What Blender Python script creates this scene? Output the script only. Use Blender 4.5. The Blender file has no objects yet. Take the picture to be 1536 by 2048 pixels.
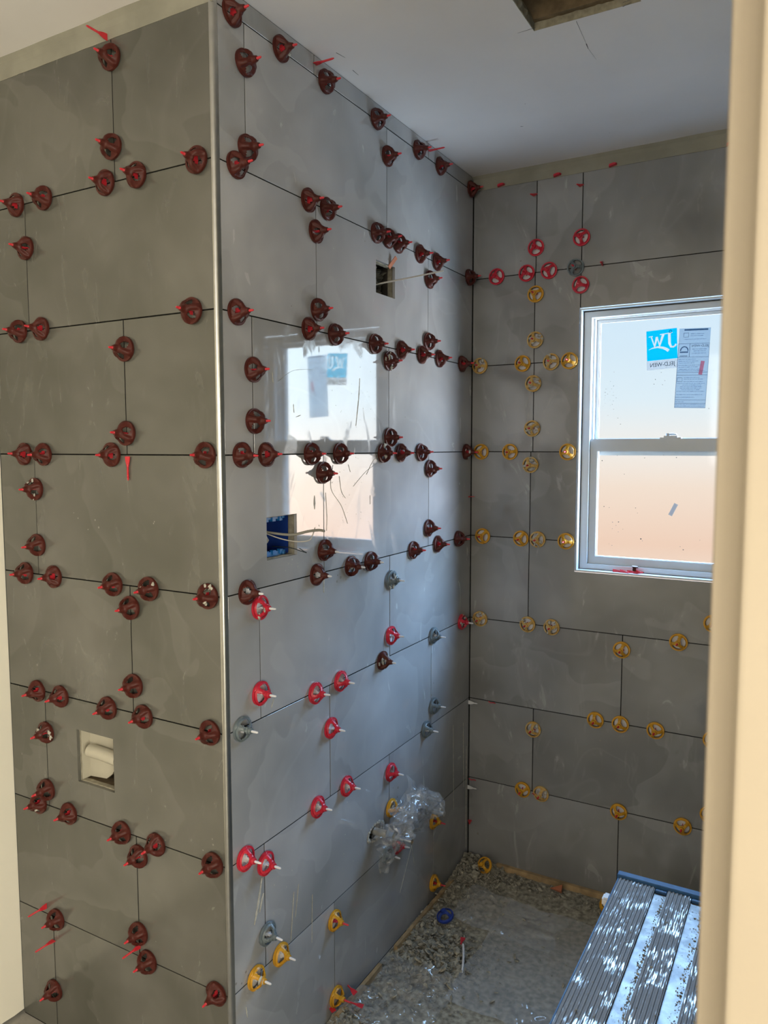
import bpy, bmesh, math, random
from mathutils import Vector, Matrix, noise, Euler
random.seed(7)
sc = bpy.context.scene
C = sc.collection
PI = math.pi

# ------------------------------------------------------------------ camera
CAM = Vector((1.10793, -1.24104, 0.01692))
YAW, PITCH, ROLL = 0.518527, 0.0848838, -0.00099476
fwd = Vector((-math.sin(YAW)*math.cos(PITCH), math.cos(YAW)*math.cos(PITCH), -math.sin(PITCH)))
rgt = Vector((math.cos(YAW), math.sin(YAW), 0)); up = rgt.cross(fwd)
r2 = rgt*math.cos(ROLL)+up*math.sin(ROLL); u2 = -rgt*math.sin(ROLL)+up*math.cos(ROLL)
cd = bpy.data.cameras.new('camera'); cam = bpy.data.objects.new('camera', cd); C.objects.link(cam)
cam.matrix_world = Matrix(((r2.x, u2.x, -fwd.x, CAM.x), (r2.y, u2.y, -fwd.y, CAM.y), (r2.z, u2.z, -fwd.z, CAM.z), (0, 0, 0, 1)))
cd.sensor_fit = 'HORIZONTAL'; cd.sensor_width = 36; cd.lens = 35.7434; cd.clip_start = .02
cd.dof.use_dof = True; cd.dof.focus_distance = 1.9; cd.dof.aperture_fstop = 35.74/3.6
sc.camera = cam

# ------------------------------------------------------------------ world: hazy sky, brighter towards the sun side (+X)
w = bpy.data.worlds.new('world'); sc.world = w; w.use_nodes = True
nt = w.node_tree; nt.nodes.clear()
def wn(t, **k):
    n = nt.nodes.new(t)
    for a, b in k.items(): setattr(n, a, b)
    return n
tc = wn('ShaderNodeTexCoord'); nrm = wn('ShaderNodeVectorMath', operation='NORMALIZE')
nt.links.new(tc.outputs['Generated'], nrm.inputs[0])
sep = wn('ShaderNodeSeparateXYZ'); nt.links.new(nrm.outputs[0], sep.inputs[0])
mr = wn('ShaderNodeMapRange'); mr.inputs[1].default_value = -.5; mr.inputs[2].default_value = .5
nt.links.new(sep.outputs['Z'], mr.inputs[0])
ramp = wn('ShaderNodeValToRGB'); cr = ramp.color_ramp
stops = [(0.0, (1.7, 1.95, 2.2)), (.30, (.95, .82, .72)), (.38, (.93, .66, .52)), (.45, (.96, .78, .66)),
         (.50, (.95, .90, .86)), (.56, (.78, .90, .985)), (.68, (.66, .84, 1.0)), (1.0, (1.0, 1.65, 2.6))]
while len(cr.elements) < len(stops): cr.elements.new(.5)
for e, (p, c) in zip(cr.elements, stops): e.position = p; e.color = (*c, 1)
nt.links.new(mr.outputs[0], ramp.inputs[0])
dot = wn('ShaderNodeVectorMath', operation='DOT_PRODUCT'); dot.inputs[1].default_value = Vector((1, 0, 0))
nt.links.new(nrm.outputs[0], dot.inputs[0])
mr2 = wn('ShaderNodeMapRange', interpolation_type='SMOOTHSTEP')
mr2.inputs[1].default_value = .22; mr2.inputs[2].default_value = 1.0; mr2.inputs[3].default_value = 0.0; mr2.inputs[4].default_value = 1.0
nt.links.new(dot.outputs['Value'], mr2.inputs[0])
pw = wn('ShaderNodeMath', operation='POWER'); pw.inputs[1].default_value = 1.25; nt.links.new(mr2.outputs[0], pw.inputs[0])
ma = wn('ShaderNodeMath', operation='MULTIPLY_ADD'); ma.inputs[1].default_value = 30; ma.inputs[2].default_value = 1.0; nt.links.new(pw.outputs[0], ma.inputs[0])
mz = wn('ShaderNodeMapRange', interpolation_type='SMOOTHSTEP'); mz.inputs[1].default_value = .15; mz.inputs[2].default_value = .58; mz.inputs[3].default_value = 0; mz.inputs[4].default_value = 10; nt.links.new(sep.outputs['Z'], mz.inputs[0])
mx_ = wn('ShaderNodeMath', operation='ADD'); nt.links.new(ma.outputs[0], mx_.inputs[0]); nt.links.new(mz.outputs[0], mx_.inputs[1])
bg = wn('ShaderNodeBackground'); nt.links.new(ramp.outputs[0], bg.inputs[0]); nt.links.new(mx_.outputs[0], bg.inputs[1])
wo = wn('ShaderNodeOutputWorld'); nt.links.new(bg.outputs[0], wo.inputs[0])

def area(name, loc, target, sx, sy, power, col):
    l = bpy.data.lights.new(name, 'AREA'); l.shape = 'RECTANGLE'; l.size = sx; l.size_y = sy; l.energy = power; l.color = col
    o = bpy.data.objects.new(name, l); C.objects.link(o); o.location = loc
    o.rotation_euler = (Vector(target)-Vector(loc)).to_track_quat('-Z', 'Y').to_euler(); return o
# unseen fill lights added behind the camera, and the window portal
area('warm_right_fill', (2.25, -1.75, -.45), (-.76, -.1, -1.6), .8, 1.3, 58, (1, .93, .76))
area('rear_fill', (.9, -3.3, .35), (.1, 0, -.1), 1.4, 1.0, 22, (1, .95, .90))
pt = area('window_portal', (.67, 1.47, .04), (.67, 0, .04), .54, .92, 1, (1, 1, 1)); pt.data.cycles.is_portal = True
vs = sc.view_settings; vs.view_transform = 'Standard'; vs.look = 'None'; vs.exposure = 0.0; vs.gamma = 1; vs.use_curve_mapping = False
cy = sc.cycles; cy.use_denoising = True; cy.max_bounces = 8; cy.diffuse_bounces = 5; cy.glossy_bounces = 4
cy.transparent_max_bounces = 12; cy.caustics_reflective = False; cy.caustics_refractive = False; cy.sample_clamp_indirect = 6

# ------------------------------------------------------------------ materials
def mat(name, col, rough=.5, metal=0, spec=.5, noise_amt=0, noise_scale=20, bump=0, bump_scale=60, ior=1.5, col2=None):
    m = bpy.data.materials.new(name); m.use_nodes = True; n = m.node_tree; b = n.nodes['Principled BSDF']
    b.inputs['Base Color'].default_value = (*col, 1); b.inputs['Roughness'].default_value = rough
    b.inputs['Metallic'].default_value = metal; b.inputs['Specular IOR Level'].default_value = spec; b.inputs['IOR'].default_value = ior
    t = n.nodes.new('ShaderNodeTexCoord')
    if noise_amt:
        x = n.nodes.new('ShaderNodeTexNoise'); x.inputs['Scale'].default_value = noise_scale; x.inputs['Detail'].default_value = 6
        n.links.new(t.outputs['Object'], x.inputs['Vector'])
        r = n.nodes.new('ShaderNodeValToRGB'); a = col2 or tuple(c*(1-noise_amt) for c in col)
        r.color_ramp.elements[0].position = .35; r.color_ramp.elements[0].color = (*a, 1)
        r.color_ramp.elements[1].position = .65; r.color_ramp.elements[1].color = (*col, 1)
        n.links.new(x.outputs['Fac'], r.inputs[0]); n.links.new(r.outputs[0], b.inputs['Base Color'])
    if bump:
        x = n.nodes.new('ShaderNodeTexNoise'); x.inputs['Scale'].default_value = bump_scale; x.inputs['Detail'].default_value = 5
        n.links.new(t.outputs['Object'], x.inputs['Vector'])
        bp = n.nodes.new('ShaderNodeBump'); bp.inputs['Strength'].default_value = bump; bp.inputs['Distance'].default_value = .002
        n.links.new(x.outputs['Fac'], bp.inputs['Height']); n.links.new(bp.outputs[0], b.inputs['Normal'])
    return m

def tile_material(name, dust=0.0, rmin=.035, haze=.12, base=(.40, .395, .385), dark=(.26, .26, .235), light=(.52, .52, .51)):
    m = bpy.data.materials.new(name); m.use_nodes = True; n = m.node_tree; N = n.nodes; L = n.links; b = N['Principled BSDF']
    b.inputs['IOR'].default_value = 1.62; b.inputs['Specular IOR Level'].default_value = .5
    t = N.new('ShaderNodeTexCoord'); oi = N.new('ShaderNodeObjectInfo')
    sc_ = N.new('ShaderNodeVectorMath'); sc_.operation = 'SCALE'; sc_.inputs[0].default_value = (37.1, 71.3, 19.7); L.new(oi.outputs['Random'], sc_.inputs['Scale'])
    ad = N.new('ShaderNodeVectorMath'); ad.operation = 'ADD'; L.new(t.outputs['Object'], ad.inputs[0]); L.new(sc_.outputs[0], ad.inputs[1])
    # warped clouds
    w1 = N.new('ShaderNodeTexNoise'); w1.inputs['Scale'].default_value = 3.0; w1.inputs['Detail'].default_value = 3; w1.inputs['Distortion'].default_value = .25; L.new(ad.outputs[0], w1.inputs['Vector'])
    r1 = N.new('ShaderNodeValToRGB'); e = r1.color_ramp.elements
    e[0].position = .34; e[0].color = (*dark, 1); e[1].position = .62; e[1].color = (*base, 1); x = e.new(.78); x.color = (*light, 1)
    L.new(w1.outputs['Fac'], r1.inputs[0])
    # sharp-edged pale agate patches
    w2 = N.new('ShaderNodeTexNoise'); w2.inputs['Scale'].default_value = 2.3; w2.inputs['Detail'].default_value = 3; w2.inputs['Distortion'].default_value = .5; L.new(ad.outputs[0], w2.inputs['Vector'])
    r2_ = N.new('ShaderNodeValToRGB'); e = r2_.color_ramp.elements
    e[0].position = .545; e[0].color = (0, 0, 0, 1); e[1].position = .70; e[1].color = (0, 0, 0, 1); x = e.new(.552); x.color = (1, 1, 1, 1)
    L.new(w2.outputs['Fac'], r2_.inputs[0])
    mx = N.new('ShaderNodeMixRGB'); mx.blend_type = 'MIX'; L.new(r1.outputs[0], mx.inputs[1]); mx.inputs[2].default_value = (*light, 1)
    mu = N.new('ShaderNodeMath'); mu.operation = 'MULTIPLY'; mu.inputs[1].default_value = .26; L.new(r2_.outputs[0], mu.inputs[0]); L.new(mu.outputs[0], mx.inputs[0])
    # thin pale veins
    w3 = N.new('ShaderNodeTexNoise'); w3.inputs['Scale'].default_value = 1.8; w3.inputs['Detail'].default_value = 2; w3.inputs['Distortion'].default_value = .6; L.new(ad.outputs[0], w3.inputs['Vector'])
    r3 = N.new('ShaderNodeValToRGB'); e = r3.color_ramp.elements
    e[0].position = .615; e[0].color = (0, 0, 0, 1); e[1].position = .635; e[1].color = (0, 0, 0, 1); x = e.new(.625); x.color = (.13, .13, .13, 1)
    L.new(w3.outputs['Fac'], r3.inputs[0])
    mv = N.new('ShaderNodeMixRGB'); L.new(r3.outputs[0], mv.inputs[0]); L.new(mx.outputs[0], mv.inputs[1]); mv.inputs[2].default_value = (*light, 1)
    # mortar haze and smears (wear with a shape of its own)
    w4 = N.new('ShaderNodeTexNoise'); w4.inputs['Scale'].default_value = 7; w4.inputs['Detail'].default_value = 7; w4.inputs['Distortion'].default_value = 2.2
    mp = N.new('ShaderNodeMapping'); mp.inputs['Scale'].default_value = (1.6, .55, 1); L.new(ad.outputs[0], mp.inputs[0]); L.new(mp.outputs[0], w4.inputs['Vector'])
    r4 = N.new('ShaderNodeValToRGB'); e = r4.color_ramp.elements; e[0].position = .58; e[0].color = (0, 0, 0, 1); e[1].position = .75; e[1].color = (1, 1, 1, 1); L.new(w4.outputs['Fac'], r4.inputs[0])
    md = N.new('ShaderNodeMath'); md.operation = 'MULTIPLY'; md.inputs[1].default_value = haze+dust*.5; L.new(r4.outputs[0], md.inputs[0])
    m4 = N.new('ShaderNodeMixRGB'); L.new(md.outputs[0], m4.inputs[0]); L.new(mv.outputs[0], m4.inputs[1]); m4.inputs[2].default_value = (.58, .58, .56, 1)
    # tiny dark splatter
    w5 = N.new('ShaderNodeTexVoronoi'); w5.inputs['Scale'].default_value = 38; L.new(ad.outputs[0], w5.inputs['Vector'])
    w6 = N.new('ShaderNodeTexNoise'); w6.inputs['Scale'].default_value = 5; L.new(ad.outputs[0], w6.inputs['Vector'])
    th = N.new('ShaderNodeMapRange'); th.inputs[1].default_value = .60; th.inputs[2].default_value = .75; th.inputs[3].default_value = 0; th.inputs[4].default_value = .16; L.new(w6.outputs['Fac'], th.inputs[0])
    lt = N.new('ShaderNodeMath'); lt.operation = 'LESS_THAN'; L.new(w5.outputs['Distance'], lt.inputs[0]); L.new(th.outputs[0], lt.inputs[1])
    m5 = N.new('ShaderNodeMixRGB'); L.new(lt.outputs[0], m5.inputs[0]); L.new(m4.outputs[0], m5.inputs[1]); m5.inputs[2].default_value = (.20, .19, .17, 1)
    L.new(m5.outputs[0], b.inputs['Base Color'])
    rr = N.new('ShaderNodeMapRange'); rr.inputs[3].default_value = rmin+dust*.25; rr.inputs[4].default_value = .40; L.new(r4.outputs[0], rr.inputs[0])
    ra = N.new('ShaderNodeMath'); ra.operation = 'MAXIMUM'; L.new(rr.outputs[0], ra.inputs[0])
    l5 = N.new('ShaderNodeMath'); l5.operation = 'MULTIPLY'; l5.inputs[1].default_value = .6; L.new(lt.outputs[0], l5.inputs[0]); L.new(l5.outputs[0], ra.inputs[1])
    L.new(ra.outputs[0], b.inputs['Roughness'])
    return m

def film_material(name, milky=.10):
    m = bpy.data.materials.new(name); m.use_nodes = True; n = m.node_tree; N = n.nodes; L = n.links; N.clear()
    o = N.new('ShaderNodeOutputMaterial'); tr = N.new('ShaderNodeBsdfTransparent'); gl = N.new('ShaderNodeBsdfGlossy'); df = N.new('ShaderNodeBsdfDiffuse')
    gl.inputs['Roughness'].default_value = .08; df.inputs['Color'].default_value = (.75, .78, .8, 1)
    lw = N.new('ShaderNodeLayerWeight'); lw.inputs[0].default_value = .5; fp = N.new('ShaderNodeMath'); fp.operation = 'POWER'; fp.inputs[1].default_value = 3.0; L.new(lw.outputs['Facing'], fp.inputs[0]); fa = N.new('ShaderNodeMath'); fa.operation = 'MULTIPLY_ADD'; fa.inputs[1].default_value = .6; fa.inputs[2].default_value = .05; L.new(fp.outputs[0], fa.inputs[0])
    m1 = N.new('ShaderNodeMixShader'); m1.inputs[0].default_value = milky; L.new(tr.outputs[0], m1.inputs[1]); L.new(df.outputs[0], m1.inputs[2])
    m2 = N.new('ShaderNodeMixShader'); L.new(fa.outputs[0], m2.inputs[0]); L.new(m1.outputs[0], m2.inputs[1]); L.new(gl.outputs[0], m2.inputs[2]); L.new(m2.outputs[0], o.inputs[0])
    return m

def glass_material(name):
    m = bpy.data.materials.new(name); m.use_nodes = True; n = m.node_tree; N = n.nodes; L = n.links; N.clear()
    o = N.new('ShaderNodeOutputMaterial'); tr = N.new('ShaderNodeBsdfTransparent'); gl = N.new('ShaderNodeBsdfGlossy')
    gl.inputs['Roughness'].default_value = .05; fr = N.new('ShaderNodeFresnel'); fr.inputs[0].default_value = 1.45
    tr.inputs[0].default_value = (.97, .985, .985, 1)
    ge = N.new('ShaderNodeNewGeometry'); iv = N.new('ShaderNodeMath'); iv.operation = 'SUBTRACT'; iv.inputs[0].default_value = 1; L.new(ge.outputs['Backfacing'], iv.inputs[1])
    mf = N.new('ShaderNodeMath'); mf.operation = 'MULTIPLY'; L.new(fr.outputs[0], mf.inputs[0]); L.new(iv.outputs[0], mf.inputs[1])
    m2 = N.new('ShaderNodeMixShader'); L.new(mf.outputs[0], m2.inputs[0]); L.new(tr.outputs[0], m2.inputs[1]); L.new(gl.outputs[0], m2.inputs[2]); L.new(m2.outputs[0], o.inputs[0])
    return m

def paper_material(name, col, t=.75):
    m = bpy.data.materials.new(name); m.use_nodes = True; n = m.node_tree; N = n.nodes; L = n.links; N.clear()
    o = N.new('ShaderNodeOutputMaterial'); a = N.new('ShaderNodeBsdfTranslucent'); d = N.new('ShaderNodeBsdfDiffuse')
    a.inputs[0].default_value = (*col, 1); d.inputs[0].default_value = (*col, 1)
    x = N.new('ShaderNodeMixShader'); x.inputs[0].default_value = t; L.new(d.outputs[0], x.inputs[1]); L.new(a.outputs[0], x.inputs[2]); L.new(x.outputs[0], o.inputs[0])
    return m

def tint_material(name, col):
    m = bpy.data.materials.new(name); m.use_nodes = True; n = m.node_tree; N = n.nodes; L = n.links; N.clear()
    o = N.new('ShaderNodeOutputMaterial'); a = N.new('ShaderNodeBsdfTransparent'); d = N.new('ShaderNodeBsdfDiffuse')
    a.inputs[0].default_value = (*col, 1); d.inputs[0].default_value = (*col, 1)
    x = N.new('ShaderNodeMixShader'); x.inputs[0].default_value = .12; L.new(a.outputs[0], x.inputs[1]); L.new(d.outputs[0], x.inputs[2]); L.new(x.outputs[0], o.inputs[0])
    return m

def deck_material(name):
    m = mat(name, (.27, .27, .265), .75, bump=.4, bump_scale=150); n = m.node_tree; N = n.nodes; L = n.links; b = N['Principled BSDF']
    t = N.new('ShaderNodeTexCoord'); mp = N.new('ShaderNodeMapping'); mp.inputs['Scale'].default_value = (330, 34, 60); L.new(t.outputs['Object'], mp.inputs[0])
    x = N.new('ShaderNodeTexNoise'); x.inputs['Scale'].default_value = 1; x.inputs['Detail'].default_value = 5; L.new(mp.outputs[0], x.inputs['Vector'])
    y = N.new('ShaderNodeTexNoise'); y.inputs['Scale'].default_value = 16; y.inputs['Detail'].default_value = 4; L.new(t.outputs['Object'], y.inputs['Vector'])
    ad = N.new('ShaderNodeMath'); ad.operation = 'ADD'; L.new(x.outputs['Fac'], ad.inputs[0]); L.new(y.outputs['Fac'], ad.inputs[1])
    r = N.new('ShaderNodeValToRGB'); r.color_ramp.elements[0].position = .53; r.color_ramp.elements[1].position = .60
    hf = N.new('ShaderNodeMath'); hf.operation = 'MULTIPLY'; hf.inputs[1].default_value = .5; L.new(ad.outputs[0], hf.inputs[0]); L.new(hf.outputs[0], r.inputs[0])
    c = N.new('ShaderNodeMixRGB'); L.new(r.outputs[0], c.inputs[0]); c.inputs[1].default_value = (.24, .24, .24, 1); c.inputs[2].default_value = (.55, .58, .60, 1); L.new(c.outputs[0], b.inputs['Base Color'])
    L.new(r.outputs[0], b.inputs['Metallic'])
    q = N.new('ShaderNodeMapRange'); q.inputs[3].default_value = .7; q.inputs[4].default_value = .33; L.new(r.outputs[0], q.inputs[0]); L.new(q.outputs[0], b.inputs['Roughness'])
    return m

M = {}
M['tileA'] = tile_material('glazed_tile_left_shaded', 0.0, rmin=.16, haze=.04, base=(.130, .127, .113), dark=(.085, .085, .070), light=(.175, .172, .155))  # same tile on every wall; light and shade put into each base colour
M['tileB'] = tile_material('glazed_tile_middle_lit', 0.03, rmin=.030, haze=.09, base=(.40, .40, .405), dark=(.28, .285, .29), light=(.49, .49, .495))
M['tileC'] = tile_material('glazed_tile_back_shaded', 0.12, rmin=.10, base=(.29, .29, .29), dark=(.20, .20, .195), light=(.38, .38, .38))
M['mortar_bed'] = mat('mortar_bed', (.016, .016, .014), .95, spec=0, noise_amt=.5, noise_scale=90, bump=.5)
M['drywall'] = mat('drywall_mud', (.33, .32, .26), .9, noise_amt=.25, noise_scale=7, bump=.35, bump_scale=40)
M['ceiling'] = mat('ceiling_paint', (.82, .80, .80), .85, noise_amt=.05, noise_scale=4, bump=.15, bump_scale=25)
M['cream'] = mat('cream_paint', (.90, .86, .74), .75, noise_amt=.04, noise_scale=3, bump=.1)
M['casing'] = mat('casing_paint', (.39, .33, .25), .55, noise_amt=.06, noise_scale=5)
M['metal'] = mat('brushed_aluminium_trim', (.50, .50, .48), .30, metal=1, noise_amt=.12, noise_scale=30, bump=.05)
M['floor'] = mat('dusty_floor', (.40, .38, .34), .75, noise_amt=.35, noise_scale=9, bump=.8, bump_scale=70)
M['chips'] = mat('dried_mortar_chips', (.46, .43, .34), .95, noise_amt=.6, noise_scale=60, bump=.6)
M['wood'] = mat('rough_pine', (.50, .35, .18), .8, noise_amt=.4, noise_scale=30, bump=.3)
M['darkwood'] = mat('dark_stud_wood', (.22, .16, .09), .85, noise_amt=.4, noise_scale=40, bump=.4)
M['cavity'] = mat('wall_cavity', (.07, .06, .05), .95, noise_amt=.4, noise_scale=30)
M['gypsum'] = mat('cut_gypsum_edge', (.36, .33, .25), .95, noise_amt=.35, noise_scale=60, bump=.7)
M['vinyl'] = mat('white_vinyl', (.62, .66, .69), .32, noise_amt=.03, noise_scale=12)
M['black'] = mat('black_gasket', (.02, .02, .02), .7)
M['glass'] = glass_material('window_glass')
M['film'] = film_material('clear_plastic_film', .13)
M['filmdust'] = film_material('dusty_plastic_film', .27)
M['dred'] = mat('dark_red_plastic', (.080, .016, .011), .42, spec=.25, noise_amt=.12, noise_scale=60)
M['red'] = mat('red_plastic', (.60, .020, .045), .32, noise_amt=.1, noise_scale=60)
M['yellow'] = mat('yellow_plastic', (.66, .33, .018), .38, noise_amt=.1, noise_scale=60)
M['yellowdust'] = mat('mortar_dusted_yellow_plastic', (.58, .44, .20), .8, noise_amt=.4, noise_scale=110, col2=(.60, .30, .03))
M['grey'] = mat('grey_plastic', (.15, .185, .20), .35, noise_amt=.12, noise_scale=60)
M['blue'] = mat('blue_plastic', (.02, .05, .30), .35, noise_amt=.1, noise_scale=60)
M['stemred'] = mat('red_stem_plastic', (.62, .03, .045), .35)
M['stemwhite'] = mat('white_stem_plastic', (.74, .74, .76), .4)
M['splat'] = mat('dried_mortar', (.55, .53, .46), .95, noise_amt=.35, noise_scale=90, bump=.7)
M['boxblue'] = mat('blue_box_plastic', (.012, .045, .26), .4)
M['boxtab'] = mat('light_blue_box_tabs', (.015, .17, .48), .35)
M['wirew'] = mat('pale_cable_sheath', (.52, .49, .44), .45)
M['wireg'] = mat('grey_cable_sheath', (.27, .26, .22), .5)
M['wireb'] = mat('black_wire', (.01, .02, .025), .4)
M['pvc'] = mat('white_pvc', (.50, .47, .38), .4, noise_amt=.06, noise_scale=15)
M['foil'] = mat('crumpled_lining', (.34, .33, .28), .5, noise_amt=.8, noise_scale=22, bump=.8)
M['orange'] = mat('orange_wood_shim', (.50, .17, .08), .7, noise_amt=.2)
M['chrome'] = mat('chrome', (.75, .77, .78), .12, metal=1)
M['alu'] = mat('dusty_aluminium', (.36, .37, .38), .45, metal=.8, noise_amt=.45, noise_scale=26, bump=.3, bump_scale=120)
M['deck'] = deck_material('dusty_ribbed_deck')
M['blueal'] = mat('scuffed_blue_endcap', (.035, .12, .26), .5, noise_amt=.5, noise_scale=45, col2=(.02, .08, .20))
M['stickerblue'] = tint_material('sky_blue_sticker', (.04, .80, .98))
M['stickerwhite'] = tint_material('white_sticker', (.97, .975, .98))
M['stickergrey'] = tint_material('grey_sticker_band', (.84, .85, .86))
M['label'] = tint_material('pale_label', (.70, .79, .88))
M['ink'] = tint_material('dark_ink', (.12, .20, .30))
M['ink2'] = tint_material('faint_ink', (.42, .52, .64))
M['pinkink'] = tint_material('pink_stripe', (.95, .55, .60))
M['speck'] = mat('dark_specks', (.10, .10, .09), .9)
M['pencil'] = mat('pencil_mark', (.06, .06, .07), .9)

# ------------------------------------------------------------------ helpers
def link_obj(name, me, m=None, parent=None, loc=None):
    o = bpy.data.objects.new(name, me); C.objects.link(o)
    if m is not None:
        for k in (m if isinstance(m, (list, tuple)) else [m]): me.materials.append(M[k])
    if parent: o.parent = parent
    if loc is not None: o.location = loc
    return o
def from_bm(name, bm, m, parent=None, loc=None, smooth=False):
    bmesh.ops.recalc_face_normals(bm, faces=bm.faces)
    me = bpy.data.meshes.new(name); bm.to_mesh(me); bm.free()
    if smooth:
        for p in me.polygons: p.use_smooth = True
    return link_obj(name, me, m, parent, loc)
def smooth_by_angle(o, ang=.7):
    me = o.data
    for p in me.polygons: p.use_smooth = True
    try: me.set_sharp_from_angle(angle=ang)
    except Exception: pass
def add_box(bm, lo, hi, mat_index=0, rot=None, org=None):
    x0, y0, z0 = lo; x1, y1, z1 = hi
    v = [bm.verts.new(p) for p in ((x0, y0, z0), (x1, y0, z0), (x1, y1, z0), (x0, y1, z0), (x0, y0, z1), (x1, y0, z1), (x1, y1, z1), (x0, y1, z1))]
    if rot is not None:
        for q in v: q.co = rot @ (q.co-org)+org
    for f in ((0, 3, 2, 1), (4, 5, 6, 7), (0, 1, 5, 4), (1, 2, 6, 5), (2, 3, 7, 6), (3, 0, 4, 7)):
        fc = bm.faces.new([v[i] for i in f]); fc.material_index = mat_index
    return v
def tube(bm, pts, rad, seg=10, cap=True, mi=0):
    pts = [Vector(p) for p in pts]; rings = []
    rads = rad if isinstance(rad, (list, tuple)) else [rad]*len(pts)
    t0 = (pts[1]-pts[0]).normalized(); a = Vector((0, 0, 1)) if abs(t0.z) < .9 else Vector((1, 0, 0)); nrm_ = t0.cross(a).normalized()
    for i, p in enumerate(pts):
        t = ((pts[min(i+1, len(pts)-1)]-pts[max(i-1, 0)])).normalized()
        nrm_ = (nrm_-t*nrm_.dot(t)).normalized(); bn = t.cross(nrm_)
        rings.append([bm.verts.new(p+(nrm_*math.cos(2*PI*k/seg)+bn*math.sin(2*PI*k/seg))*rads[i]) for k in range(seg)])
    for i in range(len(rings)-1):
        for k in range(seg):
            f = bm.faces.new((rings[i][k], rings[i][(k+1) % seg], rings[i+1][(k+1) % seg], rings[i+1][k])); f.material_index = mi
    if cap:
        bm.faces.new(rings[0][::-1]).material_index = mi; bm.faces.new(rings[-1]).material_index = mi
def spline(pts, n=8):
    P = [Vector(p) for p in pts]; P = [P[0]]+P+[P[-1]]; out = []
    for i in range(1, len(P)-2):
        for k in range(n):
            t = k/n; a, b, c, d = P[i-1:i+3]
            out.append(.5*((2*b)+(c-a)*t+(2*a-5*b+4*c-d)*t*t+(3*b-a-3*c+d)*t**3))
    out.append(P[-2]); return out
def plate(bm, us, vs_, inside, n0, n1):
    """grid plate between depths n0 (back) and n1 (front); inside(uc, vc) tells whether a cell is solid"""
    us = sorted(set(round(u, 5) for u in us)); vs_ = sorted(set(round(v, 5) for v in vs_)); V = {}
    def gv(i, j, s):
        k = (i, j, s)
        if k not in V: V[k] = bm.verts.new((us[i], vs_[j], n1 if s else n0))
        return V[k]
    nu, nv = len(us)-1, len(vs_)-1
    S = [[inside((us[i]+us[i+1])/2, (vs_[j]+vs_[j+1])/2) for j in range(nv)] for i in range(nu)]
    sol = lambda i, j: 0 <= i < nu and 0 <= j < nv and S[i][j]
    for i in range(nu):
        for j in range(nv):
            if not S[i][j]: continue
            bm.faces.new((gv(i, j, 1), gv(i+1, j, 1), gv(i+1, j+1, 1), gv(i, j+1, 1)))
            bm.faces.new((gv(i, j+1, 0), gv(i+1, j+1, 0), gv(i+1, j, 0), gv(i, j, 0)))
            if not sol(i-1, j): bm.faces.new((gv(i, j, 0), gv(i, j, 1), gv(i, j+1, 1), gv(i, j+1, 0)))
            if not sol(i+1, j): bm.faces.new((gv(i+1, j+1, 0), gv(i+1, j+1, 1), gv(i+1, j, 1), gv(i+1, j, 0)))
            if not sol(i, j-1): bm.faces.new((gv(i+1, j, 0), gv(i+1, j, 1), gv(i, j, 1), gv(i, j, 0)))
            if not sol(i, j+1): bm.faces.new((gv(i, j+1, 0), gv(i, j+1, 1), gv(i+1, j+1, 1), gv(i+1, j+1, 0)))
def tag(o, label, cat, group=None):
    o['label'] = label; o['category'] = cat
    if group: o['group'] = group
    return o
def empty(name, mw, label=None, cat=None, group=None):
    o = bpy.data.objects.new(name, None); o.empty_display_size = .02; C.objects.link(o)
    o.matrix_world = mw if isinstance(mw, Matrix) else Matrix.Translation(mw)
    if label: tag(o, label, cat, group)
    return o
def structure(o): o['kind'] = 'structure'; return o

# ------------------------------------------------------------------ dimensions (metres, eye level = 0)
D = 1.3446; XL = -.758; W = 1.40; ZF = -1.555; ZC = .968; H = .3068; G = .0015
def frame(U, N, o):
    U = Vector(U); N = Vector(N); Z = Vector((0, 0, 1))
    return Matrix(((U.x, Z.x, N.x, o[0]), (U.y, Z.y, N.y, o[1]), (U.z, Z.z, N.z, o[2]), (0, 0, 0, 1)))
FR = {'A': frame((1, 0, 0), (0, -1, 0), (0, 0, 0)), 'B': frame((0, 1, 0), (1, 0, 0), (0, 0, 0)), 'C': frame((1, 0, 0), (0, -1, 0), (0, D, 0))}
NAMES = {'A': 'wall_left', 'B': 'wall_center', 'C': 'wall_back'}
HOLES = {'A': [(-.495, -.362, -.828, -.692)], 'B': [(.151, .269, -.246, -.145), (.656, .767, .452, .543), (.606, .694, -1.150, -1.106), (.84, .90, -1.165, -1.115)],
         'C': [(.388, .957, -.412, .480)]}
JOINTS = {'A': {0: [-.297], 1: [-.618], 2: [-.284], 3: [-.619], 4: [-.288], 5: [-.614], 6: [-.291], 7: [-.616]},
          'B': {-1: [.360, .985], 0: [.098, .719], 1: [.362, .986], 2: [.110, .730], 3: [.386, .995], 4: [.121, .735], 5: [.408, 1.019], 6: [.126, .732], 7: [.423, 1.041]},
          'C': {0: [.234, .391, 1.0], 1: [.232, .3905], 2: [.233, 1.1], 3: [.226, 1.1], 4: [.225, .836], 5: [.556, 1.15], 6: [.25, .845], 7: [.558, 1.16]}}
UR = {'A': (XL+.002, -.0115), 'B': (.0145, D-.003), 'C': (.003, W)}
walls = {}
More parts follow.
